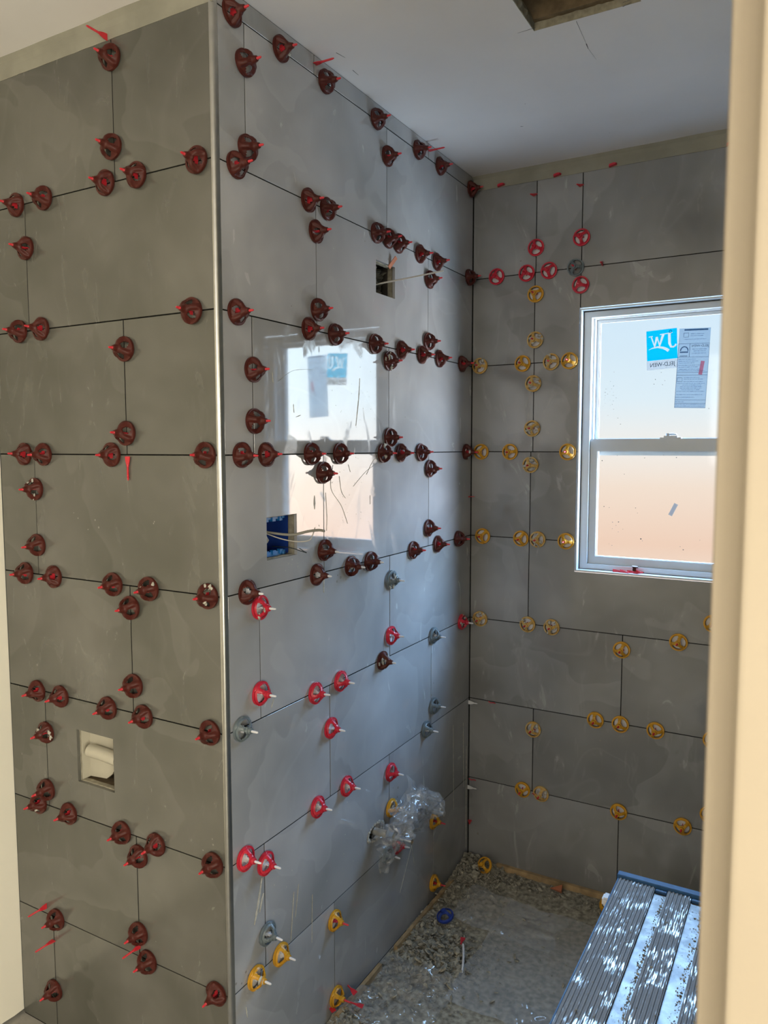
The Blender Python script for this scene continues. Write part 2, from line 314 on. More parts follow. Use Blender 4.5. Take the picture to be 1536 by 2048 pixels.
for k in 'ABC':
    bm = bmesh.new(); u0, u1 = UR[k]; hs = HOLES[k]
    e = .004
    if k == 'B': u0 -= .004
    us = [u0, u1]; vv = [ZF, ZC]
    for h in hs: us += [h[0]-e, h[1]+e]; vv += [h[2]-e, h[3]+e]
    if k == 'C': us[0] = -.10; us[1] = W+.05; vv = [ZF-.04, ZC+.02]+vv[2:]
    if k == 'B': us[1] = D-.012
    plate(bm, us, vv, lambda a, b: not any(h[0]-e < a < h[1]+e and h[2]-e < b < h[3]+e for h in hs), -.024, -.0013)
    o = from_bm(NAMES[k], bm, 'mortar_bed'); o.matrix_world = FR[k]; structure(o); walls[k] = o
    o['label'] = {'A': 'tiled wall on the left, facing the doorway', 'B': 'tiled side wall running back to the window wall', 'C': 'tiled end wall with the window'}[k]
rt = random.Random(3)
tile_tops = {}
for k in 'ABC':
    u0, u1 = UR[k]
    for r, js in JOINTS[k].items():
        vt = -(r-3)*H-G; vb = -(r-2)*H+G
        if r == -1: vt, vb = ZC-.002, 3*H+G
        if r == 7: vb = ZF+.004
        e = [u0]+js+[u1]
        for i in range(len(e)-1):
            a = e[i]+(G if i else 0); b = e[i+1]-(G if i < len(e)-2 else 0)
            hs = [h for h in HOLES[k] if h[0] < b and h[1] > a and h[2] < vt and h[3] > vb]
            c = ((a+b)/2, (vt+vb)/2); bm = bmesh.new()
            us = [a, b]; vv = [vb, vt]; 
            def ins(x, y): return True
            if hs:
                jag = any(h[0] == .606 or h[0] == .84 for h in hs)
                for h in hs:
                    us += [min(max(q, a), b) for q in ([h[0]+(h[1]-h[0])*q/10 for q in range(11)] if jag else h[:2])]
                    vv += [min(max(q, vb), vt) for q in ([h[2]+(h[3]-h[2])*q/8 for q in range(9)] if jag else h[2:])]
                def ins(x, y, hs=hs, jag=jag):
                    for h in hs:
                        if jag:
                            if ((x-(h[0]+h[1])/2)/((h[1]-h[0])/2))**2+((y-(h[2]+h[3])/2)/((h[3]-h[2])/2))**2 < 1: return False
                        elif h[0] < x < h[1] and h[2] < y < h[3]: return False
                    return True
            if k == 'C' and r in (2, 3) and i == 0: pass
            plate(bm, us, vv, ins, -.0085, 0)
            if not bm.faces: bm.free(); continue
            for v in bm.verts: v.co.x -= c[0]; v.co.y -= c[1]
            if not hs:
                ed = [q for q in bm.edges if all(abs(v.co.z) < 1e-6 for v in q.verts)]
                bmesh.ops.bevel(bm, geom=ed, offset=.00025, segments=1, affect='EDGES')
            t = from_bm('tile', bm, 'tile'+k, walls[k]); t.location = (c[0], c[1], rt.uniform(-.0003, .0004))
# drywall strips above the tiles of the left and back walls
for k, (a, b) in {'A': (XL, 0.0), 'C': (0.0, W)}.items():
    bm = bmesh.new(); n = 60; top = []
    for s in range(2):
        pass
    pr = []
    for i in range(n+1):
        u = a+(b-a)*i/n
        lo = 3*H-.001+.0008*noise.noise((u*30, 0, 0))
        pr.append([bm.verts.new(p) for p in ((u, lo, -.012), (u, lo, .0003), (u, .945, .0006+.0008*noise.noise((u*9, 2, 0))), (u, .958, .002), (u, ZC+.001, .010+.004*noise.noise((u*6, 5, 0))), (u, ZC+.001, -.012))])
    for i in range(n):
        for j in range(6): bm.faces.new((pr[i][j], pr[i+1][j], pr[i+1][(j+1) % 6], pr[i][(j+1) % 6]))
    o = from_bm('drywall_strip', bm, 'drywall', walls[k], smooth=False); o['label'] = 'bare plastered strip above the tiles'

# ceiling with ragged fan cut-out
HX0, HX1, HY0, HY1 = .497, .735, .20, .527
bm = bmesh.new()
us = [XL, 2.8, HX0, HX1]; vv = [-3.6, D, HY0, HY1]
plate(bm, us, vv, lambda a, b: not (HX0 < a < HX1 and HY0 < b < HY1), ZC, ZC+.014)
ceil = structure(from_bm('ceiling', bm, 'ceiling'))
bm = bmesh.new(); rr = random.Random(5)   # torn gypsum lip
def lip(p0, p1, inward):
    n = 26; prev = None
    for i in range(n+1):
        t = i/n; p = Vector(p0).lerp(Vector(p1), t); d = Vector(inward)
        j = .002+.005*abs(noise.noise((t*9, p.x*7, 3)))+(.004 if rr.random() < .12 else 0)
        q = [bm.verts.new(p-d*.001+Vector((0, 0, ZC))), bm.verts.new(p+d*.0015*(1+noise.noise((t*14, 1, 1)))+Vector((0, 0, ZC+.0005))), bm.verts.new(p+d*j+Vector((0, 0, ZC+.014+.008*abs(noise.noise((t*12, 4, 2)))))), bm.verts.new(p-d*.001+Vector((0, 0, ZC+.03)))]
        if prev:
            for a in range(3): bm.faces.new((prev[a], q[a], q[a+1], prev[a+1]))
        prev = q
lip((HX0, HY1, 0), (HX1, HY1, 0), (0, -1, 0)); lip((HX0, HY0, 0), (HX0, HY1, 0), (1, 0, 0)); lip((HX1, HY0, 0), (HX1, HY1, 0), (-1, 0, 0)); lip((HX0, HY0, 0), (HX1, HY0, 0), (0, 1, 0))
o = from_bm('torn_gypsum_edge', bm, 'gypsum', ceil); o['label'] = 'torn gypsum edge of the ceiling opening'
bm = bmesh.new()   # ceiling cavity
x0, x1, y0, y1, z0, z1 = HX0-.03, HX1+.03, HY0-.03, HY1+.02, ZC+.0145, ZC+.26
for q in (((x0, y0), (x1, y0)), ((x1, y0), (x1, y1)), ((x1, y1), (x0, y1)), ((x0, y1), (x0, y0))):
    vs4 = [bm.verts.new((*q[0], z0)), bm.verts.new((*q[1], z0)), bm.verts.new((*q[1], z1)), bm.verts.new((*q[0], z1))]; bm.faces.new(vs4)
bm.faces.new([bm.verts.new(p) for p in ((x0, y0, z1), (x1, y0, z1), (x1, y1, z1), (x0, y1, z1))])
o = from_bm('ceiling_cavity', bm, 'darkwood', ceil)
bm = bmesh.new(); add_box(bm, (x0+.004, y1-.038, z0+.002), (x1-.004, y1-.001, z0+.10)); o = from_bm('joist', bm, 'darkwood', ceil)
# pencil marks, nicks on the ceiling
bm = bmesh.new()
def mark(p0, p1, wd=.0011, z=ZC-.0004):
    a, b = Vector((*p0, z)), Vector((*p1, z)); d = (b-a).normalized(); s = Vector((-d.y, d.x, 0))*wd/2
    bm.faces.new([bm.verts.new(q) for q in (a-s, b-s*.5, b+s*.5, a+s)])
mark((.505, .513), (.462, .515), .0016); mark((.593, .533), (.587, .640), .0009); mark((.587, .640), (.585, .665), .0022); mark((.585, .660), (.589, .727), .0006)
mark((.700, .511), (.735, .507), .0016); mark((.696, .527), (.716, .520), .002); mark((.293, 1.010), (.300, 1.013), .003); mark((.051, .380), (.057, .411), .002); mark((.040, .473), (.039, .502), .002)
mark((.354, .872), (.356, .874), .002); mark((.51, 1.19), (.513, 1.19), .001)
o = from_bm('pencil_marks', bm, 'pencil', ceil)

# floor
bm = bmesh.new(); add_box(bm, (XL-.1, -3.65, ZF-.05), (2.85, D+.007, ZF)); structure(from_bm('floor', bm, 'floor'))
# other room walls
def wallbox(name, lo, hi, m, label=None):
    bm = bmesh.new(); add_box(bm, lo, hi); o = structure(from_bm(name, bm, m))
    if label: o['label'] = label
    return o
bm = bmesh.new()   # cream side wall, its board ending just above the floor with a ragged edge
n = 120; pr = []
for i in range(n+1):
    y = -3.6+3.6*(i/n); z = ZF+.012+.003*noise.noise((y*22, 0, 0))
    pr.append([bm.verts.new(p) for p in ((XL, y, z), (XL, y, ZC), (XL-.013, y, ZC), (XL-.013, y, z))])
for i in range(n):
    for j in range(4): bm.faces.new((pr[i][j], pr[i+1][j], pr[i+1][(j+1) % 4], pr[i][(j+1) % 4]))
bm.faces.new(pr[0]); bm.faces.new(pr[-1][::-1])
o = structure(from_bm('wall_side', bm, 'cream')); o['label'] = 'cream painted wall at the left edge, ending above the floor'
wallbox('wall_side_backing', (XL-.06, -3.65, ZF-.05), (XL-.0135, .2, ZC+.02), 'grey')
wallbox('wall_right', (W, -.66, ZF), (W+.05, D, ZC), 'drywall')
wallbox('light_blocker', (XL-.06, .13, ZF), (-.13, D+.02, ZC+.02), 'cavity')  # unseen box added behind the tiled walls to block stray light
wallbox('wall_rear', (XL-.06, -3.65, ZF), (2.8, -3.6, ZC), 'cream')
wallbox('wall_right_room', (2.8, -3.65, ZF), (2.85, -.66, ZC), 'cream')
wallbox('wall_doorway', (1.085, -.745, ZF), (2.8, -.66, ZC), 'cream')
# moulded door casing close to the camera (door trim)
bm = bmesh.new()
prof = [(1.0538, -.730), (1.0538, -.7440), (1.0542, -.7458), (1.0552, -.7468), (1.0570, -.7474), (1.0600, -.7488), (1.0640, -.7512), (1.0680, -.7540), (1.0698, -.7560), (1.0712, -.7588), (1.0722, -.7597), (1.0745, -.7600), (1.080, -.7600), (1.118, -.7600), (1.120, -.758), (1.120, -.7455), (1.0848, -.7455), (1.0595, -.730)]
lo = [bm.verts.new((x, y, ZF)) for x, y in prof]; hi = [bm.verts.new((x, y, ZC)) for x, y in prof]
for i in range(len(prof)): bm.faces.new((lo[i], lo[(i+1) % len(prof)], hi[(i+1) % len(prof)], hi[i]))
bm.faces.new(lo[::-1]); bm.faces.new(hi)
o = structure(from_bm('trim_1', bm, 'casing')); o['label'] = 'beige moulded door casing at the right edge'
bm = bmesh.new(); add_box(bm, (1.06, -.7299, ZF), (1.0849, -.66, ZC)); o = structure(from_bm('trim_2', bm, 'casing'))

# corner profile: rounded bright metal edge between left and centre walls
bm = bmesh.new(); pts = []
cx, cy_, R = -.0085, .0105, .0115
pts.append((-.0100, .010)); pts.append((-.0100, -.0012))
for i in range(9):
    a = -PI/2+ (PI/2)*i/8
    pts.append((-.0085+.0100*math.cos(a)-.0010, .0090+.0102*math.sin(a)))
pts += [(.0012, .0125), (-.0085, .0128)]
lo = [bm.verts.new((x, y, ZF)) for x, y in pts]; hi = [bm.verts.new((x, y, ZC-.001)) for x, y in pts]
for i in range(len(pts)): bm.faces.new((lo[i], lo[(i+1) % len(pts)], hi[(i+1) % len(pts)], hi[i]))
bm.faces.new(lo[::-1]); bm.faces.new(hi)
o = structure(from_bm('trim_3', bm, 'metal')); smooth_by_angle(o, .6); o['label'] = 'rounded metal corner profile between the two tiled walls'

# ------------------------------------------------------------------ wall cavities
def cavity(name, k, h, depth, m, parent, n0=-.0245):
    bm = bmesh.new(); a, b, c, d = h[0]-.003, h[1]+.003, h[2]-.003, h[3]+.003; z1 = -depth
    Q = lambda *p: bm.faces.new([bm.verts.new(x) for x in p])
    Q((a, c, n0), (b, c, n0), (b, c, z1), (a, c, z1)); Q((a, d, n0), (b, d, n0), (b, d, z1), (a, d, z1))
    Q((a, c, n0), (a, d, n0), (a, d, z1), (a, c, z1)); Q((b, c, n0), (b, d, n0), (b, d, z1), (b, c, z1)); Q((a, c, z1), (b, c, z1), (b, d, z1), (a, d, z1))
    return from_bm(name, bm, m, parent)
hA = HOLES['A'][0]; hB1, hB2, hB3, hB4 = HOLES['B']
cavity('cavity_lining', 'A', hA, .09, 'darkwood', walls['A']); cavity('cavity_lining', 'B', hB2, .09, 'cavity', walls['B'])
cavity('cavity_lining', 'B', hB3, .07, 'darkwood', walls['B']); cavity('cavity_lining', 'B', hB4, .07, 'darkwood', walls['B'])
# rough gypsum collars inside the openings
def collar(k, h, t=.004):
    bm = bmesh.new(); a, b, c, d = h
    for (p0, p1, inn) in (((a, c), (b, c), (0, 1)), ((b, c), (b, d), (-1, 0)), ((b, d), (a, d), (0, -1)), ((a, d), (a, c), (1, 0))):
        n = 14; prev = None
        for i in range(n+1):
            s = i/n; x = p0[0]+(p1[0]-p0[0])*s; y = p0[1]+(p1[1]-p0[1])*s
            j = t*.3+t*.6*abs(noise.noise((x*60, y*60, 7)))
            q = [bm.verts.new((x-inn[0]*.003, y-inn[1]*.003, -.009)), bm.verts.new((x+inn[0]*j, y+inn[1]*j, -.009-.002*rr.random())), bm.verts.new((x+inn[0]*j*.8, y+inn[1]*j*.8, -.024)), bm.verts.new((x-inn[0]*.003, y-inn[1]*.003, -.026))]
            if prev:
                for z in range(3): bm.faces.new((prev[z], q[z], q[z+1], prev[z+1]))
            prev = q
    return from_bm('rough_edge', bm, 'gypsum', walls[k])
collar('A', hA); collar('B', hB1, .006); collar('B', hB2, .005)

# electrical box, blue
box = empty('electrical_box', FR['B'] @ Matrix.Translation((.21, -.195, -.026)), 'blue plastic electrical box set in the cut-out beside the corner trim', 'electrical box')
bm = bmesh.new(); a, b, c, d = -.056, .056, -.046, .046; dp = -.065
Q = lambda *p: bm.faces.new([bm.verts.new(x) for x in p])
Q((a, c, 0), (b, c, 0), (b, c, dp), (a, c, dp)); Q((a, d, 0), (b, d, 0), (b, d, dp), (a, d, dp)); Q((a, c, 0), (a, d, 0), (a, d, dp), (a, c, dp)); Q((b, c, 0), (b, d, 0), (b, d, dp), (b, c, dp)); Q((a, c, dp), (b, c, dp), (b, d, dp), (a, d, dp))
sh = from_bm('box_shell', bm, 'boxblue', box); md = sh.modifiers.new('s', 'SOLIDIFY'); md.thickness = .002
for s, y0, y1 in ((1, .040, .049), (-1, -.049, -.038)):
    bm = bmesh.new(); add_box(bm, (-.05, y0, -.004), (.044, y1, .001))
    for x in (-.035, -.008, .02): add_box(bm, (x, y0-(.005 if s > 0 else -.004), -.006), (x+.012, y1-(.003 if s > 0 else -.003), .004))
    tube(bm, [(.03, (y0+y1)/2, 0), (.03, (y0+y1)/2, .006)], .004, 8)
    o = from_bm('mounting_tab', bm, 'boxtab', box); o['label'] = 'bright blue mounting tab'
bm = bmesh.new(); add_box(bm, (.0605, -.05, -.03), (.0655, .05, .010)); o = from_bm('metal_strip', bm, 'wireg', box)
bm = bmesh.new(); bmesh.ops.create_icosphere(bm, subdivisions=2, radius=.012)
for v in bm.verts: v.co *= 1+.25*noise.noise(v.co*120); v.co += Vector((-.043, -.006, .004))
o = from_bm('mortar_lump', bm, 'splat', box)
def wire(name, pts, r, m, label, cat='cable', group=None, mw=None):
    bm = bmesh.new(); tube(bm, spline(pts, 8), r, 8)
    o = from_bm(name, bm, m, smooth=True); o.matrix_world = mw if mw is not None else FR['B']; tag(o, label, cat, group); return o
# in wall B frame: (y, z, x)
wire('cable', [(.168, -.172, -.08), (.178, -.180, -.05), (.200, -.188, -.01), (.215, -.190, .028), (.222, -.181, .066), (.221, -.176, .098), (.219, -.177, .115)], .0032, 'wireg', 'thick grey cable curving out of the blue electrical box')
wire('cable', [(.163, -.170, -.08), (.175, -.180, -.045), (.200, -.199, .000), (.222, -.207, .035), (.232, -.203, .063), (.238, -.188, .070), (.245, -.174, .071)], .0014, 'wirew', 'thin pale wire bent upward out of the blue electrical box')
wire('cable', [(.235, -.225, -.05), (.252, -.228, -.008), (.262, -.236, .018), (.270, -.240, .028), (.266, -.236, .022), (.262, -.229, .012)], .0011, 'wireb', 'thin black wire loop at the lower right of the blue box')

# upper cut-out: crumpled lining, cable, shim
bm = bmesh.new(); n = 22
g = [[bm.verts.new((.656+.110*i/n, .453+.088*j/n, -.050+.030*noise.noise((i*.45, j*.16, 3))+.02*noise.noise((i*.9, j*.5, 8)))) for j in range(n+1)] for i in range(n+1)]
for i in range(n):
    for j in range(n): bm.faces.new((g[i][j], g[i+1][j], g[i+1][j+1], g[i][j+1]))
o = from_bm('crumpled_lining', bm, 'foil'); o.matrix_world = FR['B']; tag(o, 'crumpled grey wrapping stuffed in the upper cut-out of the side wall', 'wrapping')
wire('cable', [(.668, .468, -.05), (.690, .482, -.02), (.715, .492, .02), (.745, .503, .07), (.775, .515, .115), (.797, .523, .143)], .0023, 'wirew', 'stiff white cable poking out of the upper wall cut-out')
bm = bmesh.new(); add_box(bm, (-.006, -.020, -.001), (.006, .020, .001)); 
o = from_bm('wooden_shim', bm, 'orange'); o.matrix_world = FR['B'] @ Matrix.Translation((.742, .551, .006)) @ Euler((.35, 0, -.55)).to_matrix().to_4x4(); tag(o, 'short orange-brown shim sticking up from the upper wall cut-out', 'shim')

# recessed white outlet fitting in the left wall
pv = empty('recessed_fitting', FR['A'] @ Matrix.Translation((-.428, -.76, -.03)), 'white plastic fitting with a short pipe inside the left wall cut-out', 'pipe fitting')
bm = bmesh.new()
poly = [(-.066, .066), (.066, .066), (.066, -.020), (.035, -.022), (.018, -.045), (-.002, -.060), (-.066, -.066)]
for z in (0,):
    f0 = [bm.verts.new((x, y, -.012)) for x, y in poly]; f1 = [bm.verts.new((x, y, -.004)) for x, y in poly]
    bm.faces.new(f0[::-1]); bm.faces.new(f1)
    for i in range(len(poly)): bm.faces.new((f0[i], f0[(i+1) % len(poly)], f1[(i+1) % len(poly)], f1[i]))
add_box(bm, (-.0655, -.066, -.012), (-.062, .066, .018))
from_bm('back_plate', bm, 'pvc', pv)
bm = bmesh.new(); tube(bm, [(-.040, .012, .012), (.0, .012, .012), (.062, .008, .012)], [.0165, .0165, .0165], 24); o = from_bm('pipe_stub', bm, 'pvc', pv); smooth_by_angle(o)

# ------------------------------------------------------------------ window
wy = D
win = empty('window_1', (.6725, D, .035)); win['kind'] = 'structure'; win['label'] = 'white vinyl sash window with frosted bright panes'
WM = Matrix.Translation((-.6725, -D, -.035))
def wpart(name, bm, m, label=None):
    bm.transform(WM); o = from_bm(name, bm, m, win)
    if label: o['label'] = label
    return o
def ring(bm, x0, x1, z0, z1, wl, wr, wb, wt, ya, yb):
    add_box(bm, (x0, ya, z0), (x0+wl, yb, z1)); add_box(bm, (x1-wr, ya, z0), (x1, yb, z1))
    add_box(bm, (x0+wl, ya, z0), (x1-wr, yb, z0+wb)); add_box(bm, (x0+wl, ya, z1-wt), (x1-wr, yb, z1))
X0, X1, Z0, Z1 = .391, .954, -.409, .477
bm = bmesh.new(); ring(bm, X0, X1, Z0, Z1, .004, .004, .005, .004, D-.0015, D+.045)   # reveal lining / edge profile
wpart('reveal_lining', bm, 'vinyl')
bm = bmesh.new(); ring(bm, X0+.0041, X1-.0041, Z0+.0051, Z1-.0041, .0015, .0015, .001, .003, D+.027, D+.031); wpart('gasket', bm, 'black')
bm = bmesh.new(); ring(bm, X0+.0042, X1-.0042, Z0+.0052, Z1-.0042, .026, .026, .018, .022, D+.032, D+.13)
ring(bm, .4215, .9235, Z0+.024, .4545, .006, .006, .006, .006, D+.060, D+.10); wpart('window_frame', bm, 'vinyl')
# upper sash (outer)
bm = bmesh.new(); ring(bm, .4285, .9165, -.012, .4475, .008, .008, .03, .007, D+.078, D+.096); ring(bm, .4365, .9085, .016, .4405, .003, .003, .03, .003, D+.082, D+.090)
wpart('upper_sash', bm, 'vinyl')
bm = bmesh.new(); add_box(bm, (.4370, D+.0865, .02), (.9080, D+.0895, .4400)); wpart('glass_pane', bm, 'glass')
# lower sash (inner)
bm = bmesh.new(); ring(bm, .4220, .9230, Z0+.0235, .0435, .024, .024, .026, .041, D+.046, D+.074); ring(bm, .4460, .8990, Z0+.0495, .0025, .002, .002, .002, .001, D+.050, D+.060)
wpart('lower_sash', bm, 'vinyl')
bm = bmesh.new(); add_box(bm, (.4462, D+.058, Z0+.0497), (.8988, D+.061, .0022)); wpart('glass_pane', bm, 'glass')
# sash lock
bm = bmesh.new(); add_box(bm, (.648, D+.048, .0436), (.714, D+.070, .0475)); add_box(bm, (.660, D+.050, .0475), (.702, D+.066, .053)); tube(bm, [(.672, D+.058, .053), (.672, D+.058, .061)], .007, 12)
tube(bm, [(.672, D+.056, .0575), (.690, D+.050, .0585), (.700, D+.047, .0575)], [.003, .003, .002], 8); wpart('sash_lock', bm, 'vinyl')
# specks of dried mortar on the panes
bm = bmesh.new(); rs = random.Random(11)
def speck(x, z, y, r):
    k = rs.randint(5, 7); a0 = rs.random()*6; e = rs.uniform(.4, 1); 
    top = [bm.verts.new((x+r*math.cos(a0+2*PI*i/k)*rs.uniform(.6, 1.2), y, z+r*e*math.sin(a0+2*PI*i/k))) for i in range(k)]
    tp = bm.verts.new((x, y-r*.5, z))
    for i in range(k): bm.faces.new((top[i], top[(i+1) % k], tp))
yl, yu = D+.0577, D+.0862
for i in range(26): speck(rs.gauss(.475, .014), rs.gauss(.19, .035), yu, rs.uniform(.0006, .0016))
for p in ((.512, .094), (.503, .115), (.64, .262), (.652, .235), (.622, .24), (.618, .225), (.645, .222), (.80, .26), (.79, .14)): speck(p[0], p[1], yu, .0016)
for p in ((.535, -.075), (.488, -.190), (.575, -.188), (.582, -.205), (.595, -.292), (.60, -.298), (.512, -.250), (.535, -.262), (.520, -.272), (.500, -.262), (.72, -.31), (.73, -.32), (.78, -.285), (.60, -.02), (.66, -.01), (.49, -.315), (.50, -.32), (.46, -.03), (.50, -.24), (.52, -.238), (.47, -.187), (.70, -.018), (.51, -.012)): speck(p[0], p[1], yl, rs.uniform(.0011, .0026))
wpart('mortar_specks', bm, 'speck')['kind'] = 'stuff'

# stickers (local frame: x right, y up as seen from inside, z toward the room)
def sticker_root(name, x, z, y, rot, label, cat):
    m = Matrix(((1, 0, 0, x), (0, 0, -1, y), (0, 1, 0, z), (0, 0, 0, 1))) @ Matrix.Rotation(rot, 4, 'Z')
    return empty(name, m, label, cat)
def stroke(bm, pts, wd, z=.0006, mi=0, t=.0001):
    P = [Vector((*p, 0)) for p in pts]; wds = wd if isinstance(wd, (list, tuple)) else [wd]*len(P); L_ = []
    for i, p in enumerate(P):
        d = (P[min(i+1, len(P)-1)]-P[max(i-1, 0)]).normalized(); s = Vector((-d.y, d.x, 0))*wds[i]/2
        L_.append((bm.verts.new((p+s)+Vector((0, 0, z))), bm.verts.new((p-s)+Vector((0, 0, z)))))
    for i in range(len(P)-1):
        f = bm.faces.new((L_[i][0], L_[i][1], L_[i+1][1], L_[i+1][0])); f.material_index = mi
def text_mesh(name, body, size, loc, mirror, m, parent, rot=0, bold=0.0, sx=1.0):
    cu = bpy.data.curves.new(name, 'FONT'); cu.body = body; cu.size = size; cu.extrude = .00005; cu.offset = bold; cu.align_x = 'CENTER'; cu.align_y = 'CENTER'
    tmp = bpy.data.objects.new('tmp', cu); C.objects.link(tmp); dg = bpy.context.evaluated_depsgraph_get(); dg.update()
    me = bpy.data.meshes.new_from_object(tmp.evaluated_get(dg)); bpy.data.objects.remove(tmp); bpy.data.curves.remove(cu)
    for v in me.vertices: v.co.x *= (-1 if mirror else 1)*sx
    if mirror: me.flip_normals()
    me.name = name; me.materials.clear(); o = link_obj(name, me, m, parent); o.location = loc; o.rotation_euler.z = rot; return o
zs = D+.0858
def sq(zx, zy): return ((zx-480)/6000.0, (590-zy)/6050.0)   # sticker drawing units -> metres
st = sticker_root('window_sticker', .640, .338, zs, math.radians(3.0), 'square sky-blue sticker with mirrored white letters on the upper pane', 'sticker')
bm = bmesh.new(); add_box(bm, (-.0500, -.0655, -.0002), (.0500, .0655, 0)); from_bm('sticker_sheet', bm, 'stickerwhite', st)
bm = bmesh.new(); add_box(bm, (-.0480, -.0345, .0001), (.0480, .0635, .0003)); fld = from_bm('sticker_field', bm, 'stickerblue', st); fld['label'] = 'sky-blue field with white letters'
bm = bmesh.new(); add_box(bm, (-.0495, -.0650, .0001), (.0495, -.0350, .0003)); o = from_bm('sticker_band', bm, 'stickergrey', st); o['label'] = 'grey band'
bm = bmesh.new()
stroke(bm, [sq(285, 330), sq(348, 545)], [.0040, .0034]); stroke(bm, [sq(340, 535), sq(392, 340)], [.0040, .0075]); stroke(bm, [sq(392, 335), sq(442, 530)], [.0036, .0040]); stroke(bm, [sq(435, 525), sq(512, 300)], [.0045, .0085])
stroke(bm, [sq(235, 322), sq(315, 318)], .0024); stroke(bm, [sq(450, 300), sq(685, 285)], .0028)
stroke(bm, [sq(625, 290), sq(625, 490), sq(650, 560), sq(695, 568), sq(735, 545), sq(742, 515)], [.0085, .0085, .0070, .0050, .0055, .0060])
stroke(bm, [sq(228, 580), sq(300, 552), sq(400, 540), sq(500, 565), sq(565, 600), sq(605, 635)], [.001, .0030, .0055, .0075, .0090, .0095])
cut = bpy.data.meshes.new('cut'); 
ex = bmesh.ops.extrude_face_region(bm, geom=bm.faces[:]); bmesh.ops.translate(bm, verts=[v for v in ex['geom'] if isinstance(v, bmesh.types.BMVert)], vec=(0, 0, .0012)); bmesh.ops.translate(bm, verts=bm.verts[:], vec=(0, 0, -.0010)); bmesh.ops.recalc_face_normals(bm, faces=bm.faces)
bm.to_mesh(cut); bm.free(); co_ = bpy.data.objects.new('cut', cut); C.objects.link(co_)
fld.parent = None; fld.matrix_world = Matrix(); bo = fld.modifiers.new('b', 'BOOLEAN'); bo.operation = 'DIFFERENCE'; bo.object = co_; bo.solver = 'EXACT'; bo.use_self = True
dg = bpy.context.evaluated_depsgraph_get(); dg.update(); nm = bpy.data.meshes.new_from_object(fld.evaluated_get(dg)); fld.modifiers.clear(); fld.data = nm; fld.parent = st; bpy.data.objects.remove(co_)
text_mesh('lettering', 'JELD-WEN', .0185, (.000, -.0500, .0006), True, 'ink', st, sx=.92)
bm = bmesh.new(); stroke(bm, [(.024, .056), (.028, .059), (.032, .056), (.032, .051), (.024, .051), (.024, .056)], .0018); from_bm('small_emblem', bm, 'ink', st)
lb = sticker_root('rating_label', .736, .272, zs, math.radians(-2.0), 'tall pale label of fine mirrored print beside the blue sticker', 'label')
bm = bmesh.new(); add_box(bm, (-.0475, -.1290, -.0002), (.0475, .1270, 0)); from_bm('label_sheet', bm, 'label', lb)
bm = bmesh.new()
for y in (.078, .035, -.014, -.023, -.103, -.114, -.1275): stroke(bm, [(-.047, y), (.047, y)], .0010)
stroke(bm, [(-.047, -.128), (-.047, .078)], .0012); stroke(bm, [(.047, -.128), (.047, .078)], .0007); stroke(bm, [(-.012, .078), (-.012, .035)], .0012)
stroke(bm, [(-.032, .122), (.040, .122)], .0050)
a = [(-.040+.0115+.0115*math.cos(t), .055+.0135*math.sin(t)) for t in [PI*i/10 for i in range(11)]]; stroke(bm, a, .0032)
stroke(bm, [(-.0415, .051), (-.016, .051)], .004); stroke(bm, [(-.041, .0385), (-.018, .0385)], .0020)
stroke(bm, [(-.033, .112), (-.018, .112), (-.018, .099), (-.033, .099), (-.033, .112)], .0012); stroke(bm, [(-.044, -.031), (-.029, -.031), (-.029, -.044), (-.044, -.044), (-.044, -.031)], .0012)
from_bm('printed_rules', bm, 'ink', lb)
bm = bmesh.new(); rl = random.Random(2)
for y, x0_, x1_ in ((.109, -.012, .030), (.103, -.012, .026), (.092, -.030, .036), (.060, -.004, .040), (.054, .000, .036), (.047, -.006, .038), (.028, -.044, .010), (.022, -.044, .018), (.016, -.042, .006), (.009, -.044, .030), (.003, -.044, .016), (-.004, -.040, .025), (-.009, -.044, .038),
                  (-.031, -.024, .024), (-.036, -.024, .034), (-.044, -.024, .036), (-.050, -.044, .042), (-.055, -.028, .030), (-.060, -.034, .034), (-.065, -.034, .032), (-.070, -.030, .026), (-.075, -.044, .042), (-.086, -.044, .036), (-.094, -.046, .012), (-.109, -.045, -.020), (-.118, -.045, .044), (-.123, -.045, .044)):
    x = x0_
    while x < x1_:
        l = rl.uniform(.004, .012); stroke(bm, [(x, y), (min(x+l, x1_), y)], .0013 if rl.random() < .7 else .0018); x += l+.0015
from_bm('fine_print', bm, 'ink2', lb)['kind'] = 'stuff'
text_mesh('lettering', 'JELD-WEN', .0100, (.019, .0705, .0006), True, 'ink', lb, sx=1.1)
bm = bmesh.new(); add_box(bm, (.022, -.022, .0001), (.0335, .022, .0008), rot=Matrix.Rotation(-.12, 3, 'Z'), org=Vector((.028, 0, 0))); o = from_bm('pink_stripe', bm, 'pinkink', lb); o['label'] = 'pink stripe'
tg = sticker_root('small_tag', .695, -.189, D+.0572, math.radians(-25), 'small slanted lilac tag stuck on the lower pane', 'sticker')
bm = bmesh.new(); add_box(bm, (-.0065, -.0215, -.0002), (.0065, .0215, 0)); from_bm('tag_sheet', bm, 'label', tg)
bm = bmesh.new(); [stroke(bm, [(x, -.018), (x, .018)], .0009) for x in (-.003, .0, .003)]; from_bm('tag_print', bm, 'ink2', tg)

